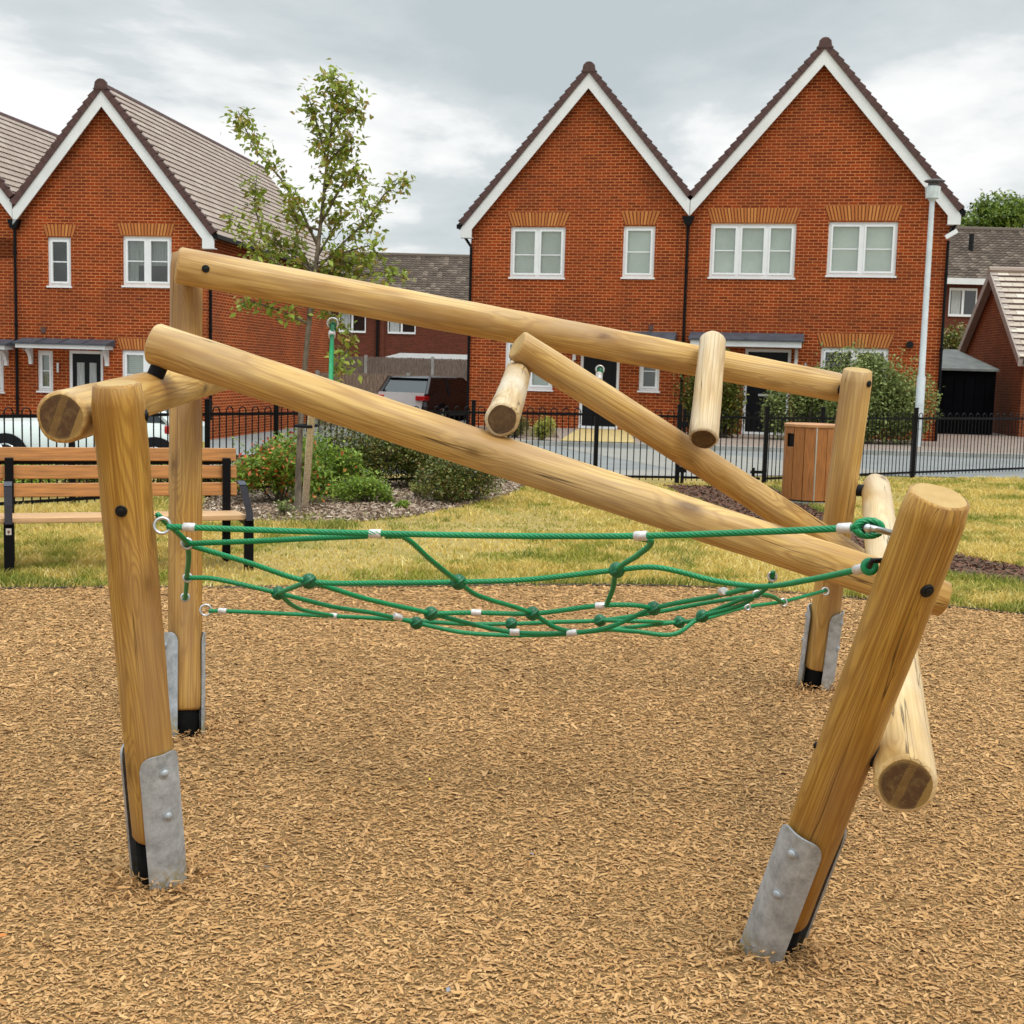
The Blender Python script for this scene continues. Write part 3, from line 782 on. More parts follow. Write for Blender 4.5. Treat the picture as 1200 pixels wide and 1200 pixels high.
for lg, lab in ((FL, "front left post leaning slightly, black bolt cap halfway up"), (FR, "front right post leaning strongly outwards"), (RL, "upright post at the back left"), (RR, "back right post"),
                (Dg, "long diagonal log falling to the right"), (Tb, "highest log across the back"), (Rb, "low pale log on the right with a dark sawn end")):
    lg["o"]["label"] = lab
foot_plates(FL, (46, 226), 0.43)
foot_plates(FR, (-42, 138), 0.44, 0.069)
foot_plates(RL, (-55, 125), 0.42)
foot_plates(RR, (54, 242), 0.42, 0.074)
for lg, px, py in ((FL, 142, 599), (FL, 181, 486), (Tb, 241, 315), (FR, 1086, 692), (RR, 1018, 450), (FR, 955, 873)):
    bolt_cap(lg, px, py, 0.009 if px == 955 else 0.016)

def closest(a, c):
    d1 = (a["p1"] - a["p0"]); d2 = (c["p1"] - c["p0"]); r = a["p0"] - c["p0"]
    A = d1.dot(d1); B = d1.dot(d2); C = d2.dot(d2); D = d1.dot(r); E = d2.dot(r); den = A * C - B * B
    s = (B * E - C * D) / den; t = (A * E - B * D) / den
    s = min(max(s, 0.02), 0.98); t = min(max(t, 0.02), 0.98)
    return a["p0"] + d1 * s, c["p0"] + d2 * t
def spacer(a, c, nm, tc=None):
    p, q = closest(a, c)
    if tc is not None:
        q = c["p0"].lerp(c["p1"], tc); ax = (a["p1"] - a["p0"]).normalized(); p = a["p0"] + ax * (q - a["p0"]).dot(ax)
    dd = (q - p).length; print("GAP", nm, round(dd, 3), "radii", round(a["r0"] + c["r0"], 3))
    n = (q - p).normalized(); b = MB()
    p1 = p + n * (a["r0"] - 0.015); q1 = q - n * (c["r0"] - 0.015)
    if (q1 - p1).dot(n) < 0.02: 
        mid = (p + q) / 2; p1 = mid - n * 0.012; q1 = mid + n * 0.012
    b.tube([p1, p1 + (q1 - p1) * 0.15, q1 - (q1 - p1) * 0.15, q1], [0.032, 0.028, 0.028, 0.032], 20)
    o = b.build("rubber_spacer", M_rubber, smooth=False); o.parent = frame; o.location = -Vector(frame.location)
spacer(FL, L1, "FL-L1", 0.075)
for a, c, nm in ((L1, Dg, "L1-D"), (Fb, Eb, "F-E"), (Gb, Tb, "G-T"), (RR, Tb, "RR-T"), (RL, Tb, "RL-T"), (RR, Rb, "RR-R"), (FR, Rb, "FR-R"), (Eb, RR, "E-RR")):
    spacer(a, c, nm)

# ================================================================== ROPE NET
net = empty("rope_net", (0.0, 4.2, 0.0), 0, "sagging green rope net slung between the four posts of the climbing frame", "rope net")
NETO = Vector(net.location)

def catmull(pts, step=0.006):
    P_ = [Vector(p) for p in pts]; P_ = [P_[0] * 2 - P_[1]] + P_ + [P_[-1] * 2 - P_[-2]]; out = []
    for i in range(1, len(P_) - 2):
        p0, p1, p2, p3 = P_[i - 1:i + 3]; n = max(2, int((p2 - p1).length / step))
        # centripetal-ish tangents limited in length
        l = (p2 - p1).length
        m1 = (p2 - p0); m1 = m1.normalized() * l if m1.length > 0 else m1
        m2 = (p3 - p1); m2 = m2.normalized() * l if m2.length > 0 else m2
        for k in range(n):
            t = k / n; t2 = t * t; t3 = t2 * t
            out.append(p1 * (2 * t3 - 3 * t2 + 1) + m1 * (t3 - 2 * t2 + t) + p2 * (-2 * t3 + 3 * t2) + m2 * (t3 - t2))
    out.append(P_[-2]); return out

def rope_mesh(b, pts, r=0.0082, lobes=6, pitch=0.085):
    pts = catmull(pts); k = len(pts); n = lobes * 3; vs = []; prev = None; s = 0
    for i, p in enumerate(pts):
        t = (pts[min(i + 1, k - 1)] - pts[max(i - 1, 0)]).normalized()
        if prev is None: u = t.cross(Vector((0.1, 0.2, 1))).normalized()
        else: u = (prev - t * prev.dot(t)).normalized()
        prev = u; v = t.cross(u)
        if i: s += (p - pts[i - 1]).length
        tw = 2 * PI * s / pitch
        for j in range(n):
            a = 2 * PI * j / n; q = r * (1.02 if j % 3 == 1 else (1.02 if j % 3 == 2 else 0.66))
            vs.append(p + (u * math.cos(a + tw) + v * math.sin(a + tw)) * q)
    fs = []
    for i in range(k - 1):
        for j in range(n):
            j2 = (j + 1) % n; fs.append((i * n + j, i * n + j2, (i + 1) * n + j2, (i + 1) * n + j))
    fs.append(tuple(range(n - 1, -1, -1))); fs.append(tuple((k - 1) * n + j for j in range(n)))
    b.add(vs, fs)

K = {"a": (362, 681, 3.95), "b": (326, 695, 4.45), "c": (537, 682, 3.90), "d": (723, 668, 3.86), "e": (505, 719, 4.30), "f": (624, 719, 4.33),
     "g": (766, 713, 4.28), "h": (488, 730, 4.80), "i": (599, 731, 5.02), "j": (703, 727, 5.02), "k": (823, 722, 4.72), "l": (796, 729, 5.05)}
ropes = [
    [(196, 617, 3.47), (222, 618, 3.46), (330, 622, 3.43), (440, 625, 3.40), (600, 628, 3.33), (750, 628, 3.24), (900, 623, 3.08), (990, 619, 2.96), (1012, 618, 2.93)],
    [(219, 637, 3.75), (300, 634, 3.66), (380, 630, 3.52), (430, 628, 3.425)],
    [(452, 628, 3.41), (472, 629, 3.44), (503, 655, 3.62), K["c"], (560, 698, 4.05), K["f"], (650, 735, 4.38), (672, 741, 4.42)],
    [(184, 603, 3.52), (200, 617, 3.58), (219, 637, 3.75), (219, 676, 4.4), (217, 702, 5.20)],
    [(219, 638, 3.76), (290, 659, 3.86), K["a"], (450, 683, 3.95), K["c"], (620, 679, 3.9), K["d"], (770, 665, 3.8), (840, 681, 3.8), (890, 687, 3.7), (950, 679, 3.35), (1016, 665, 2.98)],
    [K["a"], (430, 702, 4.12), K["e"], (560, 733, 4.38), (603, 741, 4.42), (660, 742, 4.42), (710, 736, 4.38), K["g"], (830, 700, 4.12), (885, 688, 3.74)],
    [(220, 677, 4.4), (250, 678, 4.4), K["b"], (390, 711, 4.58), (440, 719, 4.7), K["h"], (550, 742, 4.82), (640, 744, 4.85), (720, 737, 4.9), K["l"], (815, 728, 5.0), (868, 713, 5.2), (918, 705, 5.5), (968, 692, 5.80)],
    [K["e"], (558, 718, 4.33), K["f"], (700, 710, 4.24), (740, 709, 4.24), K["g"]],
    [(245, 716, 5.22), (261, 716, 5.22), (350, 720, 5.18), (391, 722, 5.12), (470, 726, 5.02), (540, 731, 5.0), K["i"], (650, 729, 5.02), K["j"], (760, 719, 4.98), (830, 706, 4.85), (885, 698, 4.4)],
    [K["a"], K["b"]],
    [K["b"], (352, 714, 4.9), (391, 722, 5.12)],
    [(745, 630, 3.25), (763, 634, 3.30), (748, 650, 3.55), K["d"], (718, 690, 4.06), (711, 708, 4.22)],
    [(703, 737, 4.55), (745, 740, 4.62), (790, 743, 4.65), K["k"], (865, 704, 4.55), (887, 697, 4.4), (902, 684, 4.30), (906, 670, 4.26)],
    [K["k"], (868, 709, 4.55), (889, 697, 4.42), (918, 706, 5.5)],
    [K["j"], (745, 728, 4.9), K["l"], K["k"]],
]
for rp in ropes:
    b = MB(Matrix.Translation(-NETO)); rope_mesh(b, [P(*q) for q in rp]); b.build("rope", M_green, net, smooth=True)
def ferrule(a, c, ln=0.034, r=0.0125, parent=net, off=NETO):
    a = P(*a); c = P(*c); t = (c - a).normalized(); b = MB(Matrix.Translation(-off))
    b.tube([a - t * ln / 2, a - t * (ln / 2 - 0.002), a + t * (ln / 2 - 0.002), a + t * ln / 2], [r * 0.9, r, r, r * 0.9], 16)
    return b.build("ferrule", M_alu, parent, autos=True)
for a, c in (((222, 618, 3.46), (330, 622, 3.43)), ((440, 625.5, 3.405), (600, 628, 3.33)), ((751, 628, 3.24), (900, 623, 3.08)), ((990, 619, 2.96), (1012, 618, 2.93)),
             ((261, 716, 5.22), (350, 720, 5.18)), ((391, 722, 5.12), (470, 726, 5.02)), ((558, 718, 4.33), (600, 719, 4.33)), ((703, 710, 4.24), (740, 709, 4.24)),
             ((603, 741, 4.42), (660, 742, 4.42)), ((466, 723, 4.75), (488, 730, 4.80)), ((670, 742, 4.40), (710, 736, 4.38)), ((1008, 667, 3.0), (1016, 665, 2.98)), ((847, 693, 4.0), (885, 688, 3.74))):
    ferrule(a, c)
for kx in K.values():
    b = MB(Matrix.Translation(-NETO)); c = P(*kx)
    b.ball(c, 0.020, 0.020, 0.025, 16, 10)
    b.torus(c, 0.0185, 0.0065, Matrix.Rotation(0.5, 3, "Y") @ Matrix.Rotation(1.2, 3, "X"), 20, 8)
    b.torus(c, 0.020, 0.006, Matrix.Rotation(-0.6, 3, "Y"), 20, 8)
    b.build("knot", M_greenp, net, smooth=True)
def ring(c, R, r, face, mat=M_bright, parent=net, off=NETO, name="ring"):
    b = MB(Matrix.Translation(-off)); b.torus(c, R, r, Vector(face).to_track_quat("Z", "Y").to_matrix(), 24, 8); return b.build(name, mat, parent, smooth=True)
for q, R in (((190, 616, 3.47), 0.021), ((219, 637, 3.75), 0.014), ((220, 677, 4.4), 0.013), ((217, 700, 5.16), 0.015), ((241, 715, 5.24), 0.022), ((887, 697, 4.42), 0.013), ((905, 676, 4.27), 0.014), ((918, 706, 5.5), 0.015), ((967, 693, 5.78), 0.016), ((876, 712, 4.9), 0.010)):
    ring(P(*q), R, 0.0048, (0.25, -1, 0.2))
# anchor of the front rope on the leaning post: thimble loop, shackle, eye bolt; small bracket below
b = MB(Matrix.Translation(-NETO)); c = P(1018, 619, 2.93)
rope_mesh(b, [c + (rt * math.cos(a) * 0.030 + up * math.sin(a) * 0.017) for a in np.linspace(PI, -PI * 0.98, 14)], 0.0085); b.build("rope_eye", M_green, net, smooth=True)
b = MB(Matrix.Translation(-NETO)); b.torus(c, 0.014, 0.006, Matrix(((rt.x, up.x, -fwd.x), (rt.y, up.y, -fwd.y), (rt.z, up.z, -fwd.z))), 20, 8); b.build("thimble", M_black, net, smooth=True)
b = MB(Matrix.Translation(-NETO)); b.tube([P(1016, 618, 2.90), P(1026, 620, 2.90), P(1050, 626, 2.93)], 0.0075, 12); b.ball(P(1017, 619, 2.9), 0.010); b.build("eye_bolt", M_bright, net, smooth=True)
b = MB(Matrix.Translation(-NETO)); b.torus(P(1019, 664, 2.95), 0.013, 0.0085, Matrix(((rt.x, up.x, -fwd.x), (rt.y, up.y, -fwd.y), (rt.z, up.z, -fwd.z)))); b.build("rope_eye", M_green, net, smooth=True)
b = MB(Matrix.Translation(-NETO)); b.tube([P(1019, 664, 2.93), P(1022, 657, 2.90), P(1034, 657, 2.92)], 0.0065, 12); b.build("eye_bolt", M_black, net, smooth=True)

# two short ropes tied from the top log down to the logs below
for pts, lab in (([(390, 380, 5.6), (389, 400, 5.5), (388, 440, 4.9), (388, 474, 4.36)], "short green rope tied from the top log down behind the long diagonal log, left side"),
                 ([(703, 434, 5.75), (702, 450, 5.7), (700, 462, 5.60), (700, 478, 5.55)], "short green rope looped under the top log before the dark door")):
    base = P(*pts[-1]); e = empty("tie_rope", base, 0, lab, "rope"); b = MB(Matrix.Translation(-base)); rope_mesh(b, [P(*q) for q in pts], 0.0095); b.build("rope", M_green, e, smooth=True)
    q0 = pts[0]; ring(P(q0[0], q0[1] - 1, q0[2]), 0.022 if q0[0] < 500 else 0.017, 0.005, (0.1, -1, 0.1), M_bright, e, base)
    b = MB(Matrix.Translation(-base)); b.ball(P(q0[0], q0[1] + 3, q0[2]), 0.016, 0.014, 0.026); b.build("rope_eye", M_greenp, e, smooth=True)
    ferrule((q0[0] - 1, q0[1] + 12 if q0[0] < 500 else q0[1] + 8, pts[0][2] * 0.6 + pts[1][2] * 0.4), pts[1], 0.045, 0.0155, e, base)

# ================================================================== HOUSES
class Facade:
    def __init__(s, a, c):
        s.a = Vector((a.x, a.y, 0)); dv = Vector((c.x - a.x, c.y - a.y, 0)); s.t = dv.normalized(); s.n = Vector((-s.t.y, s.t.x, 0))
        s.ang = math.atan2(s.t.y, s.t.x)
    def hit(s, px, py):
        r = ray(px, py); k = (s.a - CP).dot(s.n) / r.dot(s.n); q = CP + r * k
        return (q - s.a).dot(s.t), q.z
FR_ = Facade(P(630, 296, 33.0), P(1010, 292, 31.3))
FL_ = Facade(P(70, 306, 31.75), P(170, 306, 31.5))

class House:
    def __init__(s, fac, name, px_left, px_right, label, cat, depth, group=None):
        s.f = fac; s.u0 = fac.hit(*px_left)[0]; s.u1 = fac.hit(*px_right)[0]; s.W = s.u1 - s.u0; s.D = depth
        loc = fac.a + fac.t * s.u0
        s.e = empty(name, (loc.x, loc.y, 0.0), fac.ang, label, cat, group)
        s.holes = []; s.base = -0.5 if fac is FL_ else 0.0
    def uz(s, px, py):
        u, z = s.f.hit(px, py); return u - s.u0, z
    def rect(s, x0, y0, x1, y1):
        a = s.uz((x0 + x1) / 2, y0); c = s.uz((x0 + x1) / 2, y1)
        ym = (y0 + y1) / 2; l = s.uz(x0, ym)[0]; r = s.uz(x1, ym)[0]
        return l, c[1], r, a[1]
    def roofinfo(s, apex, slope, ul, ur):
        s.ua, s.za = s.uz(*apex); s.sl = slope; s.ul = ul; s.ur = ur
        s.zl = s.za - (s.ua - ul) * slope; s.zr = s.za - (ur - s.ua) * slope
    def wall(s, mat):
        t = 0.11; W = s.W; off = 0.10
        ztop = lambda u: s.za - off - abs(u - s.ua) * s.sl
        zE = min(ztop(0), ztop(W)) - 0.02
        us = sorted({0, W, *[h[0] for h in s.holes], *[h[2] for h in s.holes]}); zs = sorted({-0.7, zE, *[h[1] for h in s.holes], *[h[3] for h in s.holes]})
        b = MB()
        for i in range(len(us) - 1):
            for j in range(len(zs) - 1):
                cu = (us[i] + us[i + 1]) / 2; cz = (zs[j] + zs[j + 1]) / 2
                if any(h[0] < cu < h[2] and h[1] < cz < h[3] for h in s.holes): continue
                b.add([(us[i], 0, zs[j]), (us[i + 1], 0, zs[j]), (us[i + 1], 0, zs[j + 1]), (us[i], 0, zs[j + 1])], [(0, 1, 2, 3)])
        for (a, z0, c, z1) in s.holes:
            b.add([(a, 0, z0), (c, 0, z0), (c, 0, z1), (a, 0, z1), (a, t, z0), (c, t, z0), (c, t, z1), (a, t, z1)], [(0, 4, 5, 1), (1, 5, 6, 2), (2, 6, 7, 3), (3, 7, 4, 0)])
        g = [(0, zE), (W, zE), (W, ztop(W)), (s.ua, ztop(s.ua)), (0, ztop(0))]
        b.add([(u, 0, z) for u, z in g], [tuple(range(5))])
        b.add([(u, s.D, z) for u, z in [(0, -.7), (W, -.7), (W, ztop(W)), (s.ua, ztop(s.ua)), (0, ztop(0))]], [(4, 3, 2, 1, 0)])
        b.add([(W, 0, -.7), (W, s.D, -.7), (W, s.D, ztop(W)), (W, 0, ztop(W))], [(0, 1, 2, 3)])
        b.add([(0, 0, -.7), (0, s.D, -.7), (0, s.D, ztop(0)), (0, 0, ztop(0))], [(3, 2, 1, 0)])
        b.add([(0.01, 0.9, 0), (W - 0.01, 0.9, 0), (W - 0.01, 0.9, zE), (0.01, 0.9, zE)], [(0, 1, 2, 3)], 1)
        s.wallo = b.build("wall", [mat, M_dark], s.e)
        # plinth-level soldier band shows as a slightly proud course
    def roof(s, tile_mat, courses=24, front=-0.22, boardw=0.24, kl=True, kr=True, detail_left=False):
        b = MB(); y0 = front + 0.03; y1 = s.D + 0.2
        for side in (-1, 1):
            ue = s.ul if side < 0 else s.ur
            L_ = abs(ue - s.ua); ln = math.hypot(L_, L_ * s.sl); n = max(6, int(ln / 0.205))
            cs = L_ / ln; sn = L_ * s.sl / ln
            for i in range(n):
                t0 = i / n; t1 = (i + 1) / n + 0.02; lift = 0.042
                def pt(t, h): return (s.ua + side * (L_ * t) + side * sn * h, s.za - L_ * s.sl * t + cs * h)
                a0 = pt(t0, 0.005); a1 = pt(t1, lift); a2 = pt(t1, 0.0)
                # split along the length into tiles with random island tint
                m = max(1, int((y1 - y0) / 0.34)); sh = 0.5 * (i % 2)
                ys = [y0] + [y0 + (y1 - y0) * (k + sh) / m for k in range(1 if sh == 0 else 0, m)] + [y1]
                ys = sorted(set(ys))
                for k in range(len(ys) - 1):
                    ya, yb = ys[k] + 0.004, ys[k + 1] - 0.004
                    b.add([(a0[0], ya, a0[1]), (a1[0], ya, a1[1]), (a1[0], yb, a1[1]), (a0[0], yb, a0[1]), (a2[0], ya, a2[1]), (a2[0], yb, a2[1])],
                          [(0, 1, 2, 3)] if side > 0 else [(3, 2, 1, 0)])
                    b.add([(a1[0], ya, a1[1]), (a2[0], ya, a2[1]), (a2[0], yb, a2[1]), (a1[0], yb, a1[1])], [(0, 1, 2, 3)], 1)  # riser face: darker colour paints the course shadow line
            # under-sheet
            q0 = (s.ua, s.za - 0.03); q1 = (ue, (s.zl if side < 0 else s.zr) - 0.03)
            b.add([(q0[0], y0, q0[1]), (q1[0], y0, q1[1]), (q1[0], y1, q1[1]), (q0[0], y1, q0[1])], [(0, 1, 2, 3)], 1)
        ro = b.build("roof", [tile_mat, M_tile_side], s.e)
        # ridge
        r = MB(); y = y0
        while y < y1:
            ye = min(y + 0.45, y1); pr = [(s.ua - 0.10, s.za - 0.07), (s.ua - 0.07, s.za + 0.015), (s.ua, s.za + 0.045), (s.ua + 0.07, s.za + 0.015), (s.ua + 0.10, s.za - 0.07)]
            r.prism(pr, y, ye - 0.008); y = ye
        r.build("ridge_tile", M_verge, ro)
        # verge caps with stepped teeth
        v = MB()
        for side in (-1, 1):
            ue = s.ul if side < 0 else s.ur; L_ = abs(ue - s.ua); ln = math.hypot(L_, L_ * s.sl); n = max(6, int(ln / 0.205)); cs = L_ / ln; sn = L_ * s.sl / ln
            for i in range(n):
                a = i / n; c = (i + 1.06) / n
                def pt(t, h): return (s.ua + side * (L_ * t) + side * sn * h, s.za - L_ * s.sl * t + cs * h)
                poly = [pt(a, -0.10), pt(a, 0.035), pt(c, 0.075), pt(c, -0.10)]
                if side > 0: poly = poly[::-1]
                v.prism(poly, front - 0.035, front + 0.10)
        v.prism([(s.ua - 0.17, s.za - 0.14), (s.ua - 0.14, s.za + 0.03), (s.ua - 0.07, s.za + 0.095), (s.ua, s.za + 0.11), (s.ua + 0.07, s.za + 0.095), (s.ua + 0.14, s.za + 0.03), (s.ua + 0.17, s.za - 0.14)], front - 0.05, front + 0.04)
        v.build("verge", M_verge, ro)
        # barge boards
        bb = MB(); k = math.sqrt(1 + s.sl * s.sl); tv = boardw * k; o0 = 0.10 * k
        for side, kn in ((-1, kl), (1, kr)):
            ue = s.ul if side < 0 else s.ur; ze = s.zl if side < 0 else s.zr
            ui = ue
            poly = [(s.ua, s.za - o0), (ui, ze - o0)]
            if kn:
                wi = 0.30
                zb = ze - o0 - tv * 0.62
                poly = [(s.ua, s.za - o0), (ui, ze - o0), (ui, zb), (ui - side * wi, zb), (ui - side * wi, ze + wi * s.sl - o0 - tv), (s.ua, s.za - o0 - tv)]
            else:
                poly = [(s.ua, s.za - o0), (ui, ze - o0), (ui, ze - o0 - tv), (s.ua, s.za - o0 - tv)]
            if side < 0: poly = poly[::-1]
            bb.prism(poly, front, front + 0.03)
            sof = [(s.ua, s.za - o0 - tv + 0.06), (ui, ze - o0 - tv + 0.06)]
            bb.add([(s.ua, front + 0.03, s.za - o0 - 0.02), (ui, front + 0.03, ze - o0 - 0.02), (ui, 0, ze - o0 - 0.02), (s.ua, 0, s.za - o0 - 0.02)], [(0, 1, 2, 3)])
            if kn: bb.box(min(ui, ui - side * 0.30), max(ui, ui - side * 0.30), front + 0.03, 0.0, zb, zb + 0.02)
        bb.build("bargeboard", M_whitep, s.e)
    def window(s, rc, cols=2, transom=0.5, blind="blind", dark=False, label=None, fixed=()):
        l, z0, r, z1 = s.rect(*rc); s.holes.append((l, z0, r, z1)); fw = 0.065; y = 0.045
        b = MB(); b.box(l, r, y, y + 0.06, z0, z0 + fw); b.box(l, r, y, y + 0.06, z1 - fw, z1)
        b.box(l, l + fw, y, y + 0.06, z0 + fw, z1 - fw); b.box(r - fw, r, y, y + 0.06, z0 + fw, z1 - fw)
        n = cols; cw = (r - l) / n
        for i in range(1, n): b.box(l + cw * i - fw * 0.6, l + cw * i + fw * 0.6, y - 0.004, y + 0.058, z0 + fw, z1 - fw)
        for i in range(n):        # opening sash frames, proud of the frame
            if i in fixed: continue
            a = l + cw * i + (fw if i == 0 else fw * 0.6); c = l + cw * (i + 1) - (fw if i == n - 1 else fw * 0.6)
            sw = 0.045; yy = y - 0.018
            b.box(a, c, yy, y + 0.03, z0 + fw, z0 + fw + sw); b.box(a, c, yy, y + 0.03, z1 - fw - sw, z1 - fw)
            b.box(a, a + sw, yy, y + 0.03, z0 + fw + sw, z1 - fw - sw); b.box(c - sw, c, yy, y + 0.03, z0 + fw + sw, z1 - fw - sw)
        if transom:
            zt = z0 + (z1 - z0) * transom; b.box(l + fw, r - fw, y + 0.012, y + 0.05, zt - 0.013, zt + 0.013)
        wo = b.build("window", M_white, s.e, bevel=0.0)
        if label: wo["label"] = label
        b = MB(); b.box(l - 0.03, r + 0.03, -0.035, 0.05, z0 - 0.045, z0 - 0.003); b.build("sill", M_white, wo)
        b = MB(); b.add([(l + fw, y + 0.02, z0 + fw), (r - fw, y + 0.02, z0 + fw), (r - fw, y + 0.02, z1 - fw), (l + fw, y + 0.02, z1 - fw)], [(0, 1, 2, 3)]); b.build("pane", M_glass, wo)
        if blind == "blind":
            b = MB(); nz = int((z1 - z0) / 0.05)
            for k in range(nz):
                zc = z0 + (z1 - z0) * (k + 0.5) / nz
                b.add([(l, 0.15, zc - 0.026), (r, 0.15, zc - 0.026), (r, 0.132, zc + 0.022), (l, 0.132, zc + 0.022)], [(0, 1, 2, 3)])
            b.build("blind", M_blind, wo)
        elif blind == "net":
            b = MB(); b.add([(l, 0.15, z0), (r, 0.15, z0), (r, 0.15, z1), (l, 0.15, z1)], [(0, 1, 2, 3)]); b.build("blind", M_blind, wo)
        elif blind == "half":
            b = MB(); zm = z0 + (z1 - z0) * 0.42; b.add([(l, 0.16, zm), (r, 0.16, zm), (r, 0.16, z1), (l, 0.16, z1)], [(0, 1, 2, 3)]); 
            b.add([(l, 0.15, z0), (l + cw * 0.55, 0.15, z0), (l + cw * 0.55, 0.15, z1), (l, 0.15, z1)], [(0, 1, 2, 3)]); b.build("blind", M_curtain, wo)
        return wo
    def arch(s, x0, x1, yt, yb, flare=6):
        l, zb, r, zt = s.rect(x0, yt, x1, yb); sc = (r - l) / (x1 - x0); fl = flare * sc
        n = max(6, round((r - l) / 0.075)); b = MB()
        b.prism([(l - 0.01, zb), (r + 0.01, zb), (r + fl, zt), (l - fl, zt)], -0.004, 0.05, 1)
        for i in range(n):
            a0 = l + (r - l) * (i + 0.17) / n; a1 = l + (r - l) * (i + 0.83) / n
            c0 = (l - fl) + (r - l + 2 * fl) * (i + 0.17) / n; c1 = (l - fl) + (r - l + 2 * fl) * (i + 0.83) / n
            b.prism([(a0, zb), (a1, zb), (c1, zt), (c0, zt)], -0.010, 0.0)
        b.build("brick_arch", [M_arch, M_archmortar], s.e)
    def door(s, rc, strips=False, furniture=True):
        l, z0, r, z1 = s.rect(*rc); z0 = 0.12 + s.base; s.holes.append((l, z0 - 0.02, r, z1)); fw = 0.075
        b = MB(); b.box(l, l + fw, 0.03, 0.10, z0, z1); b.box(r - fw, r, 0.03, 0.10, z0, z1); b.box(l + fw, r - fw, 0.03, 0.10, z1 - fw, z1); b.box(l, r, -0.02, 0.10, z0 - 0.02, z0 + 0.04)
        fo = b.build("door_frame", M_white, s.e)
        b = MB(); a, c = l + fw, r - fw; w_ = c - a; b.box(a, c, 0.055, 0.10, z0 + 0.04, z1 - fw)
        for q0, q1 in ((0.14, 0.44), (0.56, 0.86)):
            for h0, h1 in ((0.08, 0.38), (0.46, 0.90)):
                if strips and h0 > 0.4: continue
                zz0 = z0 + (z1 - z0) * h0; zz1 = z0 + (z1 - z0) * h1
                b.box(a + w_ * q0, a + w_ * q1, 0.044, 0.056, zz0, zz1)
        do = b.build("door", M_doorb, s.e, bevel=0.004)
        b = MB(); zc = z0 + 0.98; b.box(a + w_ * 0.30, a + w_ * 0.70, 0.036, 0.05, zc - 0.035, zc + 0.02); b.build("letterbox", M_bright, do)
        b = MB(); b.tube([(c - 0.07, 0.05, z0 + 1.02), (c - 0.07, 0.0, z0 + 1.02), (c - 0.2, 0.0, z0 + 1.02)], 0.012, 8); b.build("handle", M_bright, do)
        if strips:
            b = MB()
            for q0, q1 in ((0.16, 0.42), (0.60, 0.84)): b.box(a + w_ * q0, a + w_ * q1, 0.040, 0.056, z0 + (z1 - z0) * 0.40, z0 + (z1 - z0) * 0.86)
            b.build("door_glass", M_curtain, do)
    def canopy(s, x0, x1, yt, ym, yb, brackets=(), proj=0.62):
        l, zb, r, zt = s.rect(x0, yt, x1, yb); zm = s.uz((x0 + x1) / 2, ym)[1]
        # nearer than the wall: shrink about the true size for its projection
        b = MB(); th = zm - zb
        b.add([(l, -proj - 0.04, zm + 0.03), (r, -proj - 0.04, zm + 0.03), (r, 0, zt), (l, 0, zt), (l, -proj - 0.04, zm - 0.01), (r, -proj - 0.04, zm - 0.01), (r, 0, zm - 0.01), (l, 0, zm - 0.01)],
              [(0, 1, 2, 3), (4, 5, 1, 0), (5, 6, 2, 1), (7, 4, 0, 3)])
        nn = max(2, int((r - l) / 0.6))
        for i in range(1, nn):
            uu = l + (r - l) * i / nn; b.add([(uu - 0.02, -proj - 0.05, zm + 0.045), (uu + 0.02, -proj - 0.05, zm + 0.045), (uu + 0.02, 0, zt + 0.02), (uu - 0.02, 0, zt + 0.02)], [(0, 1, 2, 3)])
        co = b.build("canopy", M_lead, s.e)
        b = MB(); b.box(l + 0.05, r - 0.05, -proj, -0.002, zb - 0.02, zm - 0.01); b.build("fascia", M_whitep, co)
        for bx in brackets:
            u = s.uz(bx, ym)[0]; b = MB()
            b.box(u - 0.04, u + 0.04, -0.09, -0.002, zb - 0.42, zb - 0.02)
            prev = None
            for k in range(9):
                a = k / 8 * PI / 2; p = (-0.09 - 0.32 * (1 - math.cos(a)), zb - 0.36 + 0.30 * math.sin(a))
                if prev: b.add([(u - 0.04, prev[0], prev[1]), (u + 0.04, prev[0], prev[1]), (u + 0.04, p[0], p[1]), (u - 0.04, p[0], p[1]), (u - 0.04, prev[0] + 0.02, prev[1] + 0.09), (u + 0.04, prev[0] + 0.02, prev[1] + 0.09), (u + 0.04, p[0] + 0.02, p[1] + 0.07), (u - 0.04, p[0] + 0.02, p[1] + 0.07)],
                               [(0, 1, 2, 3), (4, 7, 6, 5), (0, 3, 7, 4), (1, 5, 6, 2)])
                prev = p
            b.build("bracket", M_whitep, co)
    def pipe(s, u, ztop, y=-0.07, hopper=True, parentname="downpipe", zbot=0.1):
        b = MB(); b.tube([(u, y, zbot), (u, y, ztop)], 0.036, 10)
        z = zbot + 0.4
        while z < ztop: b.tube([(u, y, z), (u, y, z + 0.05)], 0.046, 10); z += 1.8
        if hopper:
            b.prism([(u - 0.15, ztop + 0.22), (u - 0.07, ztop), (u + 0.07, ztop), (u + 0.15, ztop + 0.22)][::-1], y - 0.10, y + 0.08)
        return b.build(parentname, M_paintb, s.e, autos=True)

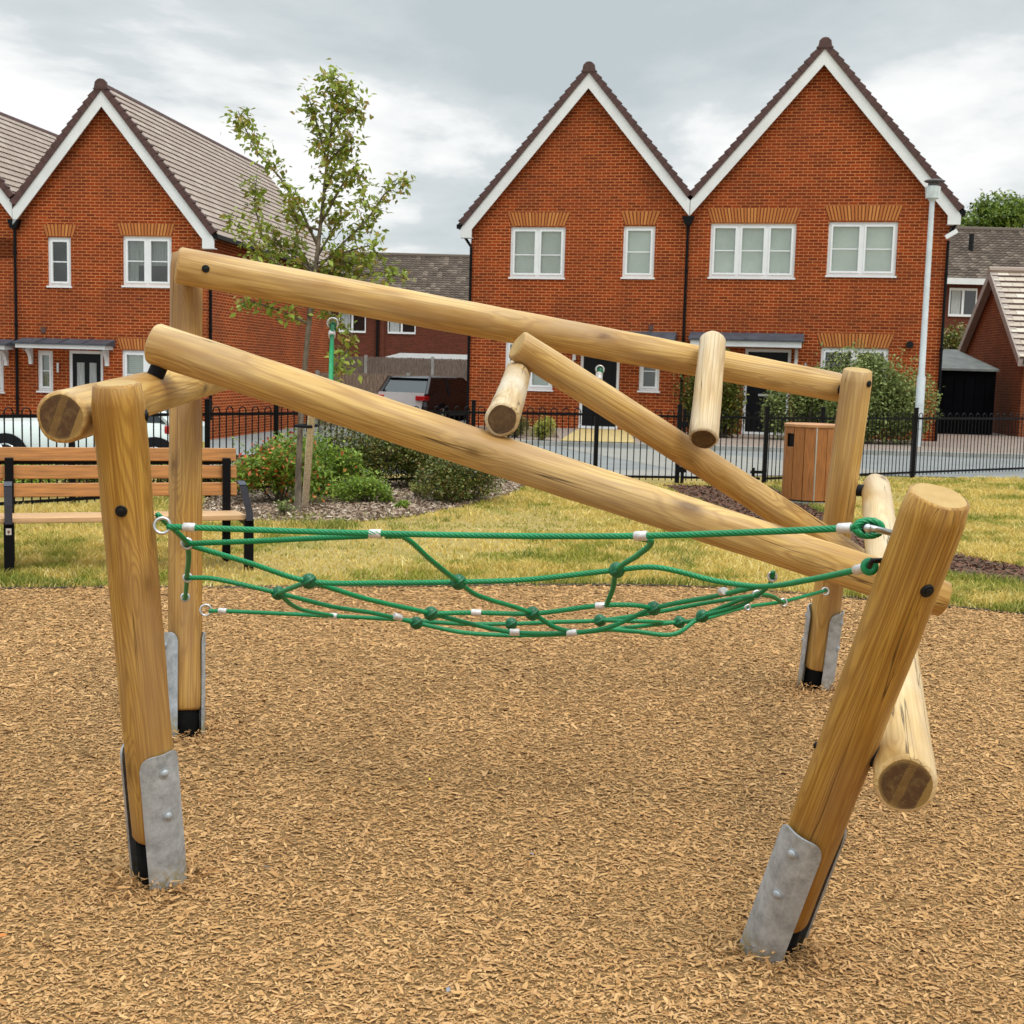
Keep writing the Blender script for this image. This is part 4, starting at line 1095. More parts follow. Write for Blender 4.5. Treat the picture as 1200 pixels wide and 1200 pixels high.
# --- middle house
MH = House(FR_, "brick_house", (549.5, 400), (802.5, 400), "red brick gabled house with two upper windows, left house of the pair facing the railings", "house", 9.5)
uv = MH.W; MH.roofinfo((692, 80), 1.19, -0.24, MH.W)
MH.window((598, 266, 662, 325), 2, 0.45, "blind", label="two light window with venetian blind")
MH.window((730, 265, 767, 325), 1, 0.5, "net"); MH.window((592, 399, 648, 456), 2, 0.5, "blind"); MH.window((749, 412, 773, 458), 1, 0.5, None)
MH.door((679, 412, 725, 510), False)
MH.wall(M_brick)
MH.roof(M_tile, kl=True, kr=False)
MH.arch(600, 662, 249, 264.5); MH.arch(733, 768, 248, 263.5)
MH.canopy(668, 793, 388, 399, 404, (674, 788))
# --- right house
RH = House(FR_, "brick_house", (803.2, 400), (1104.5, 400), "red brick gabled house with the taller wider gable, behind the lamp post", "house", 9.5)
RH.roofinfo((967, 52), 1.165, 0.0, RH.W + 0.22)
RH.window((832, 262, 932, 325), 3, 0.5, "net", label="three light window"); RH.window((970, 260, 1051, 323), 2, 0.5, "net"); RH.window((961, 408, 1040, 466), 2, 0.5, None)
RH.door((871, 409, 925, 513), False)
RH.wall(M_brick)
RH.roof(M_tile, kl=False, kr=True)
RH.arch(834, 933, 244, 261); RH.arch(972, 1052, 241, 258.5); RH.arch(962, 1042, 391, 407)
RH.canopy(809, 942, 390, 400, 406, (934,))
zv = MH.zr
MH.pipe(MH.W - 0.03, MH.za - (MH.W - MH.ua) * MH.sl - 0.75, y=-0.12)
RH.pipe(RH.W - 0.02, RH.zr - 0.75, hopper=False)
MH.pipe(0.02, MH.zl - 0.62, hopper=False)
for H, side in ((RH, 1), (MH, -1)):
    u = H.ur if side > 0 else H.ul; z = (H.zr if side > 0 else H.zl) - 0.05
    b = MB(); b.box(u - 0.02 if side > 0 else u - 0.10, u + 0.10 if side > 0 else u + 0.02, -0.24, H.D, z - 0.10, z); b.tube([(u, -0.05, z - 0.08), (u - side * 0.02, -0.06, z - 0.22), (H.W - 0.02 if side > 0 else 0.02, -0.07, z - 0.55)], 0.036, 8)
    b.build("gutter", M_paintb, H.e)
for H, px, py in ((MH, 763, 384), ):
    u, z = H.uz(px, py); b = MB(); b.box(u - 0.06, u + 0.06, -0.02, 0.0, z - 0.07, z + 0.07); b.build("vent", M_tile_side, H.e)
u, z = RH.uz(1066, 404); b = MB(); b.tube([(u, 0.0, z), (u, -0.09, z)], 0.085, 18); b.build("flue", M_black, RH.e)
u, z = RH.uz(1112, 276); b = MB(); b.obox(Matrix.Translation((u + 0.02, -0.30, z)) @ Matrix.Rotation(-0.55, 4, "Y"), 0.30, 0.12, 0.10); b.tube([(u, 0, z), (u, -0.3, z)], 0.02, 8); b.build("security_light", M_white, RH.e)
for H, px, py in ((RH, 944, 430), (MH, 672, 425)):
    u, z = H.uz(px, py); b = MB(); b.tube([(u, -0.06, z - 0.14), (u, -0.06, z + 0.10)], 0.028, 10); b.box(u - 0.02, u + 0.02, -0.06, 0, z - 0.02, z + 0.02); b.build("wall_lamp", M_bright, H.e)

# --- left building, two houses
LH = House(FL_, "brick_house", (22, 400), (240.5, 400), "red brick gabled house on the left with its tiled side slope showing", "house", 12.2)
LH.roofinfo((123, 100), 1.235, -0.0, LH.W + 0.30)
LH.window((56, 278, 83, 335), 1, 0.5, None); LH.window((144, 277, 201, 335), 2, 0.5, "half"); LH.window((44, 411, 62, 458), 1, 0.5, "half"); LH.window((143, 411, 200, 468), 2, 0.5, "blind")
LH.door((81, 411, 121, 500), True)
LH.wall(M_brick); LH.roof(M_tile, kl=False, kr=True)
LH.arch(54, 86, 263, 277, 4); LH.arch(141, 201, 262, 276, 4); LH.arch(141, 201, 397, 410, 4)
LH.canopy(27, 135, 397, 404, 408, (37, 126), 0.5)
LH.pipe(0.0, LH.zl - 0.62, y=-0.12)
LH.pipe(LH.W + 0.05, LH.zr - 0.6, y=0.25, hopper=False); LH.pipe(LH.W + 0.06, LH.zr - 0.4, y=LH.D - 0.3, hopper=False)
b = MB(); b.box(LH.ur - 0.02, LH.ur + 0.10, -0.24, LH.D + 0.15, LH.zr - 0.15, LH.zr - 0.05); b.build("gutter", M_paintb, LH.e)
u, z = LH.uz(69, 430); b = MB(); b.tube([(u, -0.06, z - 0.14), (u, -0.06, z + 0.10)], 0.028, 10); b.build("wall_lamp", M_bright, LH.e)
u, z = LH.uz(51, 387); b = MB(); b.box(u - 0.06, u + 0.06, -0.02, 0.0, z - 0.07, z + 0.07); b.build("vent", M_tile_side, LH.e)
L0 = House(FL_, "brick_house", (-215, 400), (21.4, 400), "red brick gabled house cut off by the left edge of the picture, tiled slope above", "house", 12.2)
L0.roofinfo((-80, 101), 1.235, -0.3, L0.W)
L0.window((-95, 278, -40, 335), 2); L0.window((-60, 411, 4, 458), 2, 0.5, "half"); L0.wall(M_brick); L0.roof(M_tile, kl=True, kr=False)
L0.canopy(-60, 19, 397, 404, 408, (8,), 0.5)
# hanging basket by that window
c = FL_.a + FL_.t * FL_.hit(1, 461)[0] - FL_.n * 0.35
BASK = (c.x, c.y, FL_.hit(1, 461)[1])

# --- generic background terrace
def slope_roof(b, x0, x1, ye, ze, yr, zr, rows, pitch=0.24, amp=0.035):
    """front slope made of wavy tile courses"""
    n = rows; k = int((x1 - x0) / pitch)
    for i in range(n):
        t0 = 1 - (i + 1.04) / n; t1 = 1 - i / n
        if t0 < 0: t0 = 0
        y0, z0 = ye + (yr - ye) * t0, ze + (zr - ze) * t0; y1, z1 = ye + (yr - ye) * t1, ze + (zr - ze) * t1
        for j in range(k):
            xs = [x0 + (j + q / 3) * pitch for q in range(4)]; hs = [0, amp, amp * 0.9, 0]
            vs = [(x, y0, z0 + 0.05 + h) for x, h in zip(xs, hs)] + [(x, y1, z1 + h * 0.8) for x, h in zip(xs, hs)] + [(x, y0, z0) for x in xs]
            b.add(vs, [(0, 1, 5, 4), (1, 2, 6, 5), (2, 3, 7, 6), (8, 9, 1, 0), (9, 10, 2, 1), (10, 11, 3, 2)])

def far_window(e, x0, x1, z0, z1, y, cols=2):
    b = MB(); fw = 0.09
    b.box(x0, x1, y - 0.05, y, z0, z0 + fw); b.box(x0, x1, y - 0.05, y, z1 - fw, z1)
    for i in range(cols + 1):
        xx = x0 + (x1 - x0) * i / cols; b.box(max(x0, xx - fw / 2), min(x1, xx + fw / 2), y - 0.055, y, z0 + fw, z1 - fw)
    wo = b.build("window", M_white, e)
    b = MB(); b.add([(x0, y - 0.02, z0), (x1, y - 0.02, z0), (x1, y - 0.02, z1), (x0, y - 0.02, z1)], [(0, 1, 2, 3)]); b.build("pane", M_carglass, wo)
    b = MB(); b.add([(x0 + 0.1, y - 0.024, z0), (x0 + (x1 - x0) * 0.42, y - 0.024, z0), (x0 + (x1 - x0) * 0.42, y - 0.024, z1), (x0 + 0.1, y - 0.024, z1)], [(0, 1, 2, 3)]); b.build("curtain", M_curtain, wo)

def terrace(name, label, px0, px1, d, y_ridge, y_eave, wins, brick, ridge_back=4.2, rows=20, D=8.4):
    pl = P(px0, 440, d); pr = P(px1, 440, d); zr = P((px0 + px1) / 2, y_ridge, d + ridge_back).z; ze = P((px0 + px1) / 2, y_eave, d - 0.3).z
    e = empty(name, (pl.x, pl.y, 0), 0, label, "house"); W = pr.x - pl.x
    b = MB(); b.box(0, W, 0, D, -.7, ze); b.add([(0, 0, ze), (0, D, ze), (0, ridge_back, zr)], [(0, 1, 2)]); b.add([(W, 0, ze), (W, D, ze), (W, ridge_back, zr)], [(2, 1, 0)])
    b.build("wall", brick, e)
    b = MB(); slope_roof(b, -0.2, W + 0.2, -0.3, ze, ridge_back, zr, rows)
    b.add([(-0.2, ridge_back, zr), (W + 0.2, ridge_back, zr), (W + 0.2, D + 0.3, ze), (-0.2, D + 0.3, ze)], [(0, 1, 2, 3)])
    ro = b.build("roof", M_tile_old, e)
    b = MB(); b.tube([(-0.2, ridge_back, zr + 0.02), (W + 0.2, ridge_back, zr + 0.02)], 0.13, 8); b.build("ridge_tile", M_tile_old, ro)
    b = MB(); b.box(-0.2, W + 0.2, -0.40, -0.32, ze - 0.22, ze + 0.02); b.build("fascia", M_whitep, e)
    for (a, c, yt, yb, cols) in wins:
        q0 = P(a, yb, d); q1 = P(c, yt, d); far_window(e, q0.x - pl.x, q1.x - pl.x, q0.z, q1.z, -0.003, cols)
    return e, pl
te, tp = terrace("terraced_house", "long dark brick terrace with brown pantile roof, seen between the two gabled buildings", 250, 640, 62, 300.5, 353,
                 [(398, 430, 366, 389.5, 2), (455, 488, 370, 391, 2), (375, 386, 366, 389, 1), (300, 340, 366, 389, 2), (560, 600, 366, 389, 2)], M_brick_far)
b = MB(); q = P(443, 400, 62); b.tube([(q.x - tp.x, -0.1, 0), (q.x - tp.x, -0.1, 4.6)], 0.06, 8); b.build("downpipe", M_paintb, te)
b = MB(); q = P(446, 400, 62); b.box(q.x - tp.x, q.x - tp.x + 0.2, -0.08, 0, 0, 4.6); b.build("pier", M_brick_far, te)
re_, rp_ = terrace("detached_house", "far house with brown roof and black vent pipe, behind the brown garage", 1080, 1420, 52, 275, 331, [(1108, 1141, 339, 371, 2), (1250, 1300, 339, 371, 2)], M_brick_far)
q = P(1134, 285, 54); b = MB(); b.tube([(q.x - rp_.x, 2.2, q.z - 1.0), (q.x - rp_.x, 2.2, q.z + 0.35)], 0.10, 10); b.build("vent_pipe", M_black, re_)
b = MB(); b.tube([(q.x - rp_.x, 2.05, q.z - 0.75), (q.x - rp_.x, 2.0, q.z - 0.55)], [0.35, 0.14], 10); b.build("flashing", M_whitep, re_)

# --- brown garage on the right, ridge running to the right, gable end on the left
gx, gy = 14.0, 35.6
ge = empty("brick_garage", (gx, gy, 0), math.radians(-4), "low brown brick garage with pale tiled roof at the right edge", "garage")
GD, ze, zr_ = 6.0, 2.45, 4.85; GW = 9.0
b = MB(); b.box(0, GW, 0, GD, 0, ze); b.add([(0, 0, ze), (0, GD, ze), (0, GD / 2, zr_ - 0.05)], [(2, 1, 0)]); b.add([(GW, 0, ze), (GW, GD, ze), (GW, GD / 2, zr_)], [(0, 1, 2)]); b.build("wall", M_brick_gar, ge)
b = MB(); n = 15
for i in range(n):
    t0, t1 = i / n, (i + 1.05) / n
    y0, z0 = GD / 2 - (GD / 2 + 0.3) * t0, zr_ - (zr_ - ze + 0.2) * t0; y1, z1 = GD / 2 - (GD / 2 + 0.3) * t1, zr_ - (zr_ - ze + 0.2) * t1
    xx = -0.2; j = 0
    while xx < GW:
        xe = xx + (0.33 if (j or i % 2) else 0.165); b.add([(xx + .004, y0, z0), (xe - .004, y0, z0), (xe - .004, y1, z1 + 0.05), (xx + .004, y1, z1 + 0.05), (xx + .004, y1, z1), (xe - .004, y1, z1)], [(3, 2, 1, 0)]); b.add([(xx, y1 - .004, z1 + 0.055), (xe, y1 - .004, z1 + 0.055), (xe, y1 - .004, z1), (xx, y1 - .004, z1)], [(3, 2, 1, 0)], 1); xx = xe; j += 1  # second material on the risers paints a shadow line below each row
b.add([(-0.2, GD / 2, zr_), (GW, GD / 2, zr_), (GW, GD + 0.3, ze - 0.2), (-0.2, GD + 0.3, ze - 0.2)], [(0, 1, 2, 3)])
ro = b.build("roof", [island_mat("cream_brown_tile", [(0.46, 0.38, 0.30), (0.54, 0.46, 0.37), (0.38, 0.30, 0.24), (0.60, 0.52, 0.43)], 0.8), M_tile_side], ge)
b = MB(); b.tube([(-0.25, GD / 2, zr_ + 0.03), (GW, GD / 2, zr_ + 0.03)], 0.11, 8); b.build("ridge_tile", M_tile, ro)
b = MB(); k = 0.16
for s_ in (-1, 1):
    yE = GD / 2 + s_ * (GD / 2 + 0.3)
    b.add([(-0.24, GD / 2, zr_ + 0.03), (-0.24, yE, ze - 0.18), (-0.24, yE, ze - 0.42), (-0.24, GD / 2, zr_ - 0.25), (-0.04, GD / 2, zr_ + 0.03), (-0.04, yE, ze - 0.18), (-0.04, yE, ze - 0.42), (-0.04, GD / 2, zr_ - 0.25)],
          [(0, 1, 2, 3), (7, 6, 5, 4), (0, 4, 5, 1), (1, 5, 6, 2), (2, 6, 7, 3)])
b.build("bargeboard", plain("faded_board", (0.36, 0.29, 0.25), 0.7), ge)
b = MB(); b.box(-0.1, GW, -0.38, -0.26, ze - 0.36, ze - 0.22); b.build("gutter", M_paintb, ge)
b = MB(); b.box(-0.1, GW, -0.26, -0.20, ze - 0.42, ze - 0.26); b.build("fascia", M_whitep, ge)

# --- dark bin store between right house and garage
a0 = G(1098, 512); a1 = G(1150, 512)
be = empty("bin_store", (a0.x - 0.5, a0.y, 0), 0, "black lean-to store with sloping grey roof between the brick house and the garage", "store")
W = a1.x - a0.x + 0.5; zf = P(1125, 432, a0.y).z; zb_ = P(1125, 410, a0.y + 2.4).z
b = MB(); b.box(0, W, 0, 2.4, 0, zf - 0.05); 
for i in range(7): b.box(W * i / 7 + 0.01, W * (i + 1) / 7 - 0.01, -0.02, 0, 0.05, zf - 0.1)
b.build("timber_front", plain("black_boards", (0.002, 0.002, 0.003), 0.9, 0, 0.2, 4, 0, 0.05), be)
b = MB(); b.add([(-0.1, -0.1, zf), (W + 0.05, -0.1, zf), (W - 0.35, 2.4, zb_), (-0.1, 2.4, zb_), (-0.1, -0.1, zf - 0.06), (W + 0.05, -0.1, zf - 0.06), (W - 0.35, 2.4, zb_ - 0.06), (-0.1, 2.4, zb_ - 0.06)], [(0, 1, 2, 3), (4, 5, 1, 0), (5, 6, 2, 1), (7, 4, 0, 3), (6, 7, 3, 2)])
b.build("roof", plain("grey_felt", (0.13, 0.14, 0.13), 0.6, 0, 0.2, 3), be)

# --- close-board fences and a white flat roof far behind the parked car
M_board = plain("grey_boards", (0.22, 0.165, 0.13), 0.9, 0, 0.35, 9, 0.2, None, (6, 6, 0.6))
M_board2 = plain("brown_boards", (0.29, 0.205, 0.145), 0.9, 0, 0.35, 9, 0.2, None, (6, 6, 0.6))
def board_fence(px0, px1, d0, d1, ytop, mat, label, panel=1.9, posts=True):
    a = P(px0, 440, d0); c = P(px1, 440, d1); H = P((px0 + px1) / 2, ytop, (d0 + d1) / 2).z
    dv = Vector((c.x - a.x, c.y - a.y, 0)); Ln = dv.length
    e = empty("board_fence", (a.x, a.y, 0), math.atan2(dv.y, dv.x), label, "fence")
    n = int(Ln / 0.11); b = MB()
    for i in range(n):
        hh = H + random.uniform(-0.008, 0.008); b.box(Ln * i / n, Ln * (i + 0.93) / n, -0.012 - 0.006 * (i % 2), 0.004, -0.6, hh)
    b.box(0, Ln, 0.005, 0.03, -0.6, H - 0.05)
    b.build("boards", mat, e)
    x = 0.0
    while x < Ln + 0.1:
        b = MB(); b.box(x - 0.055, x + 0.055, -0.05, 0.06, -0.6, H + 0.06); b.build("post", M_kerb, e); x += panel
board_fence(350, 620, 46, 46, 419.5, M_board, "far grey close-board fence with concrete posts below the brick terrace", 2.4)
board_fence(372, 540, 41, 41, 438.5, M_board2, "nearer brown close-board fence just behind the parked car", 2.9)
a = P(452, 418, 52); c = P(640, 418, 52)
e = empty("flat_roof_shed", (a.x, a.y, 0), 0, "low outbuilding with white flat roof edge behind the board fences", "outbuilding")
b = MB(); b.box(0, c.x - a.x, 0, 2.5, 0, 1.95); b.build("wall", M_brick_far, e)
zt = P(500, 414.5, 52).z; b = MB(); b.prism([(0.6, zt), (0, zt - 0.17), (0, zt - 0.28), (c.x - a.x, zt - 0.28), (c.x - a.x, zt)][::-1], -0.2, 2.8); b.build("roof", M_whitep, e)

# ================================================================== RAILINGS
def hermite_hoop(b, x, r, z, rad=0.006, n=7):
    pts = [(x - r * math.cos(PI * k / n), 0, z + r * math.sin(PI * k / n)) for k in range(n + 1)]; b.tube(pts, rad, 5, cap=False)
def rail_panel(parent, x0, x1, H=1.03, sp=0.098, zb=0.07, name="railing_panel"):
    b = MB(); n = max(2, int(round((x1 - x0) / sp))); n += (n + 1) % 2; 
    xs = [x0 + (x1 - x0) * (i + 0.5) / (n + 1) + (x1 - x0) * 0.5 / (n + 1) * 0 for i in range(n + 1)]
    r = (xs[1] - xs[0]) / 2; zt = H - r
    for i, x in enumerate(xs): b.tube([(x, 0, zb - 0.03), (x, 0, zt)], 0.0075, 6, cap=False)
    for i in range(0, len(xs) - 1, 2): hermite_hoop(b, (xs[i] + xs[i + 1]) / 2, r, zt, 0.0075)
    b.box(x0, x1, -0.005, 0.005, zt - 0.055, zt - 0.020); b.box(x0, x1, -0.005, 0.005, zb, zb + 0.035)
    return b.build(name, M_paintb, parent)
def rail_run(pts, label, group=None):
    a = pts[0]; e = empty("bow_top_railings", (a.x, a.y, 0), 0, label, "railings", group)
    for i in range(len(pts) - 1):
        p, q = pts[i], pts[i + 1]; dv = q - p; Ln = dv.length; ang = math.atan2(dv.y, dv.x)
        o = rail_panel(e, 0.03, Ln - 0.03); o.location = p - a; o.rotation_euler = (0, 0, ang)
    for i, p in enumerate(pts):
        b = MB(); q = p - a; b.box(-0.028, 0.028, -0.028, 0.028, 0, 1.10); b.box(-0.033, 0.033, -0.033, 0.033, 1.10, 1.118); o = b.build("post", M_paintb, e); o.location = (q.x, q.y, 0)
        o.rotation_euler = (0, 0, 0.1)
    return e
FX = lambda *l: [Vector((p.x, p.y, 0)) for p in gp(*l)]
run1 = FX((-420, 633), (-240, 620), (-90, 607), (85, 595), (243, 583.5), (323, 578), (440, 570.5), (553, 565), (697, 565), (793, 566.5))
rail_run(run1, "black bow-top railings running from the left edge behind the bench to the gate")
run2 = FX((895, 568), (960, 565), (1069, 560), (1215, 554), (1370, 548), (1500, 543))
rail_run(run2, "black bow-top railings from the gate to the right edge, behind the litter bin")
g0, g1 = run1[-1], run2[0]; dv = g1 - g0; ge2 = empty("metal_gate", (g0.x, g0.y, 0), math.atan2(dv.y, dv.x), "black bow-top gate in the railings left of the litter bin", "gate")
rail_panel(ge2, 0.09, dv.length - 0.06, name="gate_leaf")
b = MB(); b.box(0.055, 0.095, -0.02, 0.02, 0.0, 1.06); b.build("hinge_post", M_paintb, ge2)
b = MB(); b.box(0.02, 0.12, -0.03, 0.03, 0.16, 0.24); b.box(0.02, 0.12, -0.03, 0.03, 0.8, 0.88); b.build("hinge", M_paintb, ge2)
b = MB(); b.box(dv.length - 0.20, dv.length - 0.03, -0.03, 0.03, 0.16, 0.20); b.tube([(dv.length - 0.16, 0, 0.04), (dv.length - 0.16, 0, 0.24)], 0.02, 8); b.build("latch", M_paintb, ge2)

# ================================================================== BENCH
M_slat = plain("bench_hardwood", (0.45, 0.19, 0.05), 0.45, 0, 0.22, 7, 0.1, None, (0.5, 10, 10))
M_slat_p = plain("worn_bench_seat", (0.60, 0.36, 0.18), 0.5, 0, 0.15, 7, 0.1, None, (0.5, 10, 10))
M_steelb = plain("dark_grey_steel", (0.035, 0.038, 0.055), 0.45, 0, 0.15, 9)
M_steelk = plain("black_steel", (0.003, 0.003, 0.004), 0.5, 0, 0.15, 9, 0, 0.15)
bl, brp = G(11, 677), G(292, 669)
dv = brp - bl; ang = math.atan2(dv.y, dv.x); Ln = dv.length
bench = empty("park_bench", (bl.x, bl.y, 0), ang, "wooden slatted park bench with black steel legs standing on the dry lawn at the left", "bench")
x0s, x1s = -0.62, Ln - 0.02
for k, (z, y) in enumerate(((0.822, 0.56), (0.692, 0.535), (0.562, 0.51))):
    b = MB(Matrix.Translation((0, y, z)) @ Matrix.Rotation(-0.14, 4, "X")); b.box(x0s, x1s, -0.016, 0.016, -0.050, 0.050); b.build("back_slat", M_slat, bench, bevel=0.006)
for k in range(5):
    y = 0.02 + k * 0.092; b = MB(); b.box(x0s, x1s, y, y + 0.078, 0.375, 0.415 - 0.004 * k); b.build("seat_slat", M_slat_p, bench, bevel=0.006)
for x in (-0.62, 0.0, Ln):
    b = MB(); b.box(x - 0.033, x + 0.033, 0.00, 0.06, 0, 0.385); b.build("leg", M_steelk, bench, bevel=0.004)
    b = MB(); xb = x - (0.10 if x > 0 else -0.0); b.box(xb - 0.03, xb + 0.03, 0.47, 0.52, 0, 0.80); b.build("leg", M_steelk, bench, bevel=0.004)
    b = MB(); b.box(x - 0.03, x + 0.03, 0.0, 0.50, 0.335, 0.37); b.build("seat_rail", M_steelk, bench)
    b = MB()
    lx = 0.06 if x > 0.5 else 0.0; pts = [(x, -0.005, 0.375), (x, -0.008, 0.43), (x - lx * 0.3, -0.012, 0.50), (x - lx * 0.8, -0.008, 0.635), (x - lx, 0.03, 0.66), (x - lx, 0.10, 0.655)]
    for i in range(len(pts) - 1):
        p, q = Vector(pts[i]), Vector(pts[i + 1]); t = (q - p).normalized(); nn = Vector((1, 0, 0)); mm = t.cross(nn).normalized(); w2, h2 = 0.026, 0.008
        b.add([p - nn * w2 - mm * h2, p + nn * w2 - mm * h2, p + nn * w2 + mm * h2, p - nn * w2 + mm * h2, q - nn * w2 - mm * h2, q + nn * w2 - mm * h2, q + nn * w2 + mm * h2, q - nn * w2 + mm * h2],
              [(0, 1, 2, 3), (7, 6, 5, 4), (0, 4, 5, 1), (1, 5, 6, 2), (2, 6, 7, 3), (3, 7, 4, 0)])
    b.build("armrest", M_steelb, bench, autos=True)
b = MB(); b.box(-0.018, 0.018, -0.004, -0.001, 0.30, 0.345); pl_ = b.build("maker_plate", plain("pale_plate", (0.55, 0.50, 0.45), 0.5), bench)
b = MB(); b.tube([(0, -0.006, 0.322), (0, -0.004, 0.322)], 0.009, 12); b.box(-0.002, 0.002, -0.006, -0.0045, 0.306, 0.318); b.build("tree_mark", plain("brown_ink", (0.18, 0.07, 0.04), 0.6), pl_)
b = MB(); b.box(-0.62, Ln - 0.05, 0.585, 0.60, 0.745, 0.775); b.build("back_rail", M_steelk, bench)

# ================================================================== LITTER BIN
bb_ = G(946, 590); binE = empty("litter_bin", (bb_.x, bb_.y, 0), math.radians(-8), "brown timber-slatted litter bin standing in the grass before the railings", "litter bin")
M_binw = plain("red_brown_slats", (0.36, 0.130, 0.030), 0.45, 0, 0.2, 9, 0.1, None, (8, 8, 0.6))
R_ = 0.31; hB = 0.94; nS = 14
b = MB(); b.tube([(0, 0, 0.05), (0, 0, hB)], R_ * 0.93, 28); b.build("liner", M_steelk, binE, smooth=False)
for i in range(nS):
    a = 2 * PI * (i + 0.3) / nS; wS = 2 * R_ * math.tan(PI / nS) * 0.93
    # one slat each side is cut away for the litter slot
    loc = Matrix.Rotation(a, 4, "Z"); b = MB(loc)
    dirw = a % (2 * PI); slot = abs(((math.degrees(a) - 215 + 180) % 360) - 180) < 14
    if slot: b.box(R_ - 0.02, R_, -wS / 2, wS / 2, 0.06, 0.70); b.box(R_ - 0.02, R_, -wS / 2, wS / 2, 0.86, hB)
    else: b.box(R_ - 0.02, R_, -wS / 2, wS / 2, 0.06, hB)
    b.build("slat", M_binw, binE, bevel=0.004)
b = MB(); b.tube([(0, 0, hB), (0, 0, hB + 0.006), (0, 0, hB + 0.035), (0, 0, hB + 0.042)], [R_ * 1.02, R_ * 1.05, R_ * 1.05, R_ * 1.0], 36); b.build("lid", plain("bin_lid_wood", (0.50, 0.24, 0.10), 0.5, 0, 0.15, 8), binE, autos=True)
b = MB(); a = math.radians(-82); b.tube([(math.cos(a) * (R_ + 0.004), math.sin(a) * (R_ + 0.004), 0.06), (math.cos(a) * (R_ + 0.004), math.sin(a) * (R_ + 0.004), hB)], 0.010, 8); b.build("steel_strip", M_bright, binE)
b = MB(); b.tube([(0, 0, 0.0), (0, 0, 0.045)], R_ * 0.98, 28); b.build("base", M_steel, binE)

# ================================================================== LAMP POST
lp = G(1074.5, 525.5); lz = P(1090, 244, lp.y).z
lp = P(1074.5, 526, lp.y - 0.9); lp.z = 0
le = empty("street_lamp", (lp.x, lp.y, 0), 0, "pale grey street lamp column with boxy lantern before the right-hand house", "street lamp")
M_col = plain("grey_galvanised_column", (0.62, 0.66, 0.67), 0.5, 0.2, 0.08, 4)
b = MB(); b.tube([(0, 0, 0), (0, 0, 0.01), (0, 0, 1.62), (0, 0, 1.70), (0, 0, lz)], [0.095, 0.095, 0.095, 0.070, 0.055], 16); b.build("column", M_col, le, autos=True)
b = MB(); b.box(-0.05, 0.05, -0.112, -0.09, 0.5, 1.05); b.build("access_door", M_col, le)
b = MB(); b.tube([(0, 0, lz - 0.06), (0, 0, lz), (0, 0, lz + 0.01), (0, 0, lz + 0.26), (0, 0, lz + 0.28)], [0.06, 0.09, 0.145, 0.165, 0.12], 10); b.build("lantern", plain("frosted_lantern", (0.62, 0.68, 0.68), 0.25, 0, 0.1, 6), le, autos=True)
b = MB(); b.tube([(0, 0, lz + 0.27), (0, 0, lz + 0.36)], 0.11, 12)
b.ball((0.03, 0, lz + 0.38), 0.23, 0.20, 0.045, 20, 8); b.build("cap", plain("lamp_cap", (0.10, 0.09, 0.09), 0.5), le, smooth=True)

# ================================================================== VEGETATION
def leafcloud(b_pts, n_each, spread, size, seed=0, fold=True):
    r = np.random.default_rng(seed); C = np.repeat(np.array(b_pts, float), n_each, 0)
    C = C + r.normal(0, 1, C.shape) * np.array(spread)
    return leaf_arrays(C, size, r)
def leaf_arrays(C, size, r, droop=0.3):
    n = len(C); a = r.uniform(0, 2 * PI, n); e = r.normal(-droop, 0.6, n); ln = size * r.uniform(0.6, 1.3, n)
    U = np.stack([np.cos(a) * np.cos(e), np.sin(a) * np.cos(e), np.sin(e)], 1)
    W = np.cross(U, np.stack([r.normal(0, .5, n), r.normal(0, .5, n), np.ones(n)], 1)); W /= np.linalg.norm(W, axis=1)[:, None] + 1e-9
    Nn = np.cross(W, U); ln = ln[:, None]; wd = ln * 0.27
    tip = C + U * ln; m1 = C + U * ln * 0.45 + W * wd + Nn * ln * 0.08; m2 = C + U * ln * 0.45 - W * wd + Nn * ln * 0.08
    V = np.stack([C, m1, tip, m2], 1).reshape(-1, 3); base = (np.arange(n) * 4)[:, None]
    return V, base + np.array([[0, 1, 2, 3]])

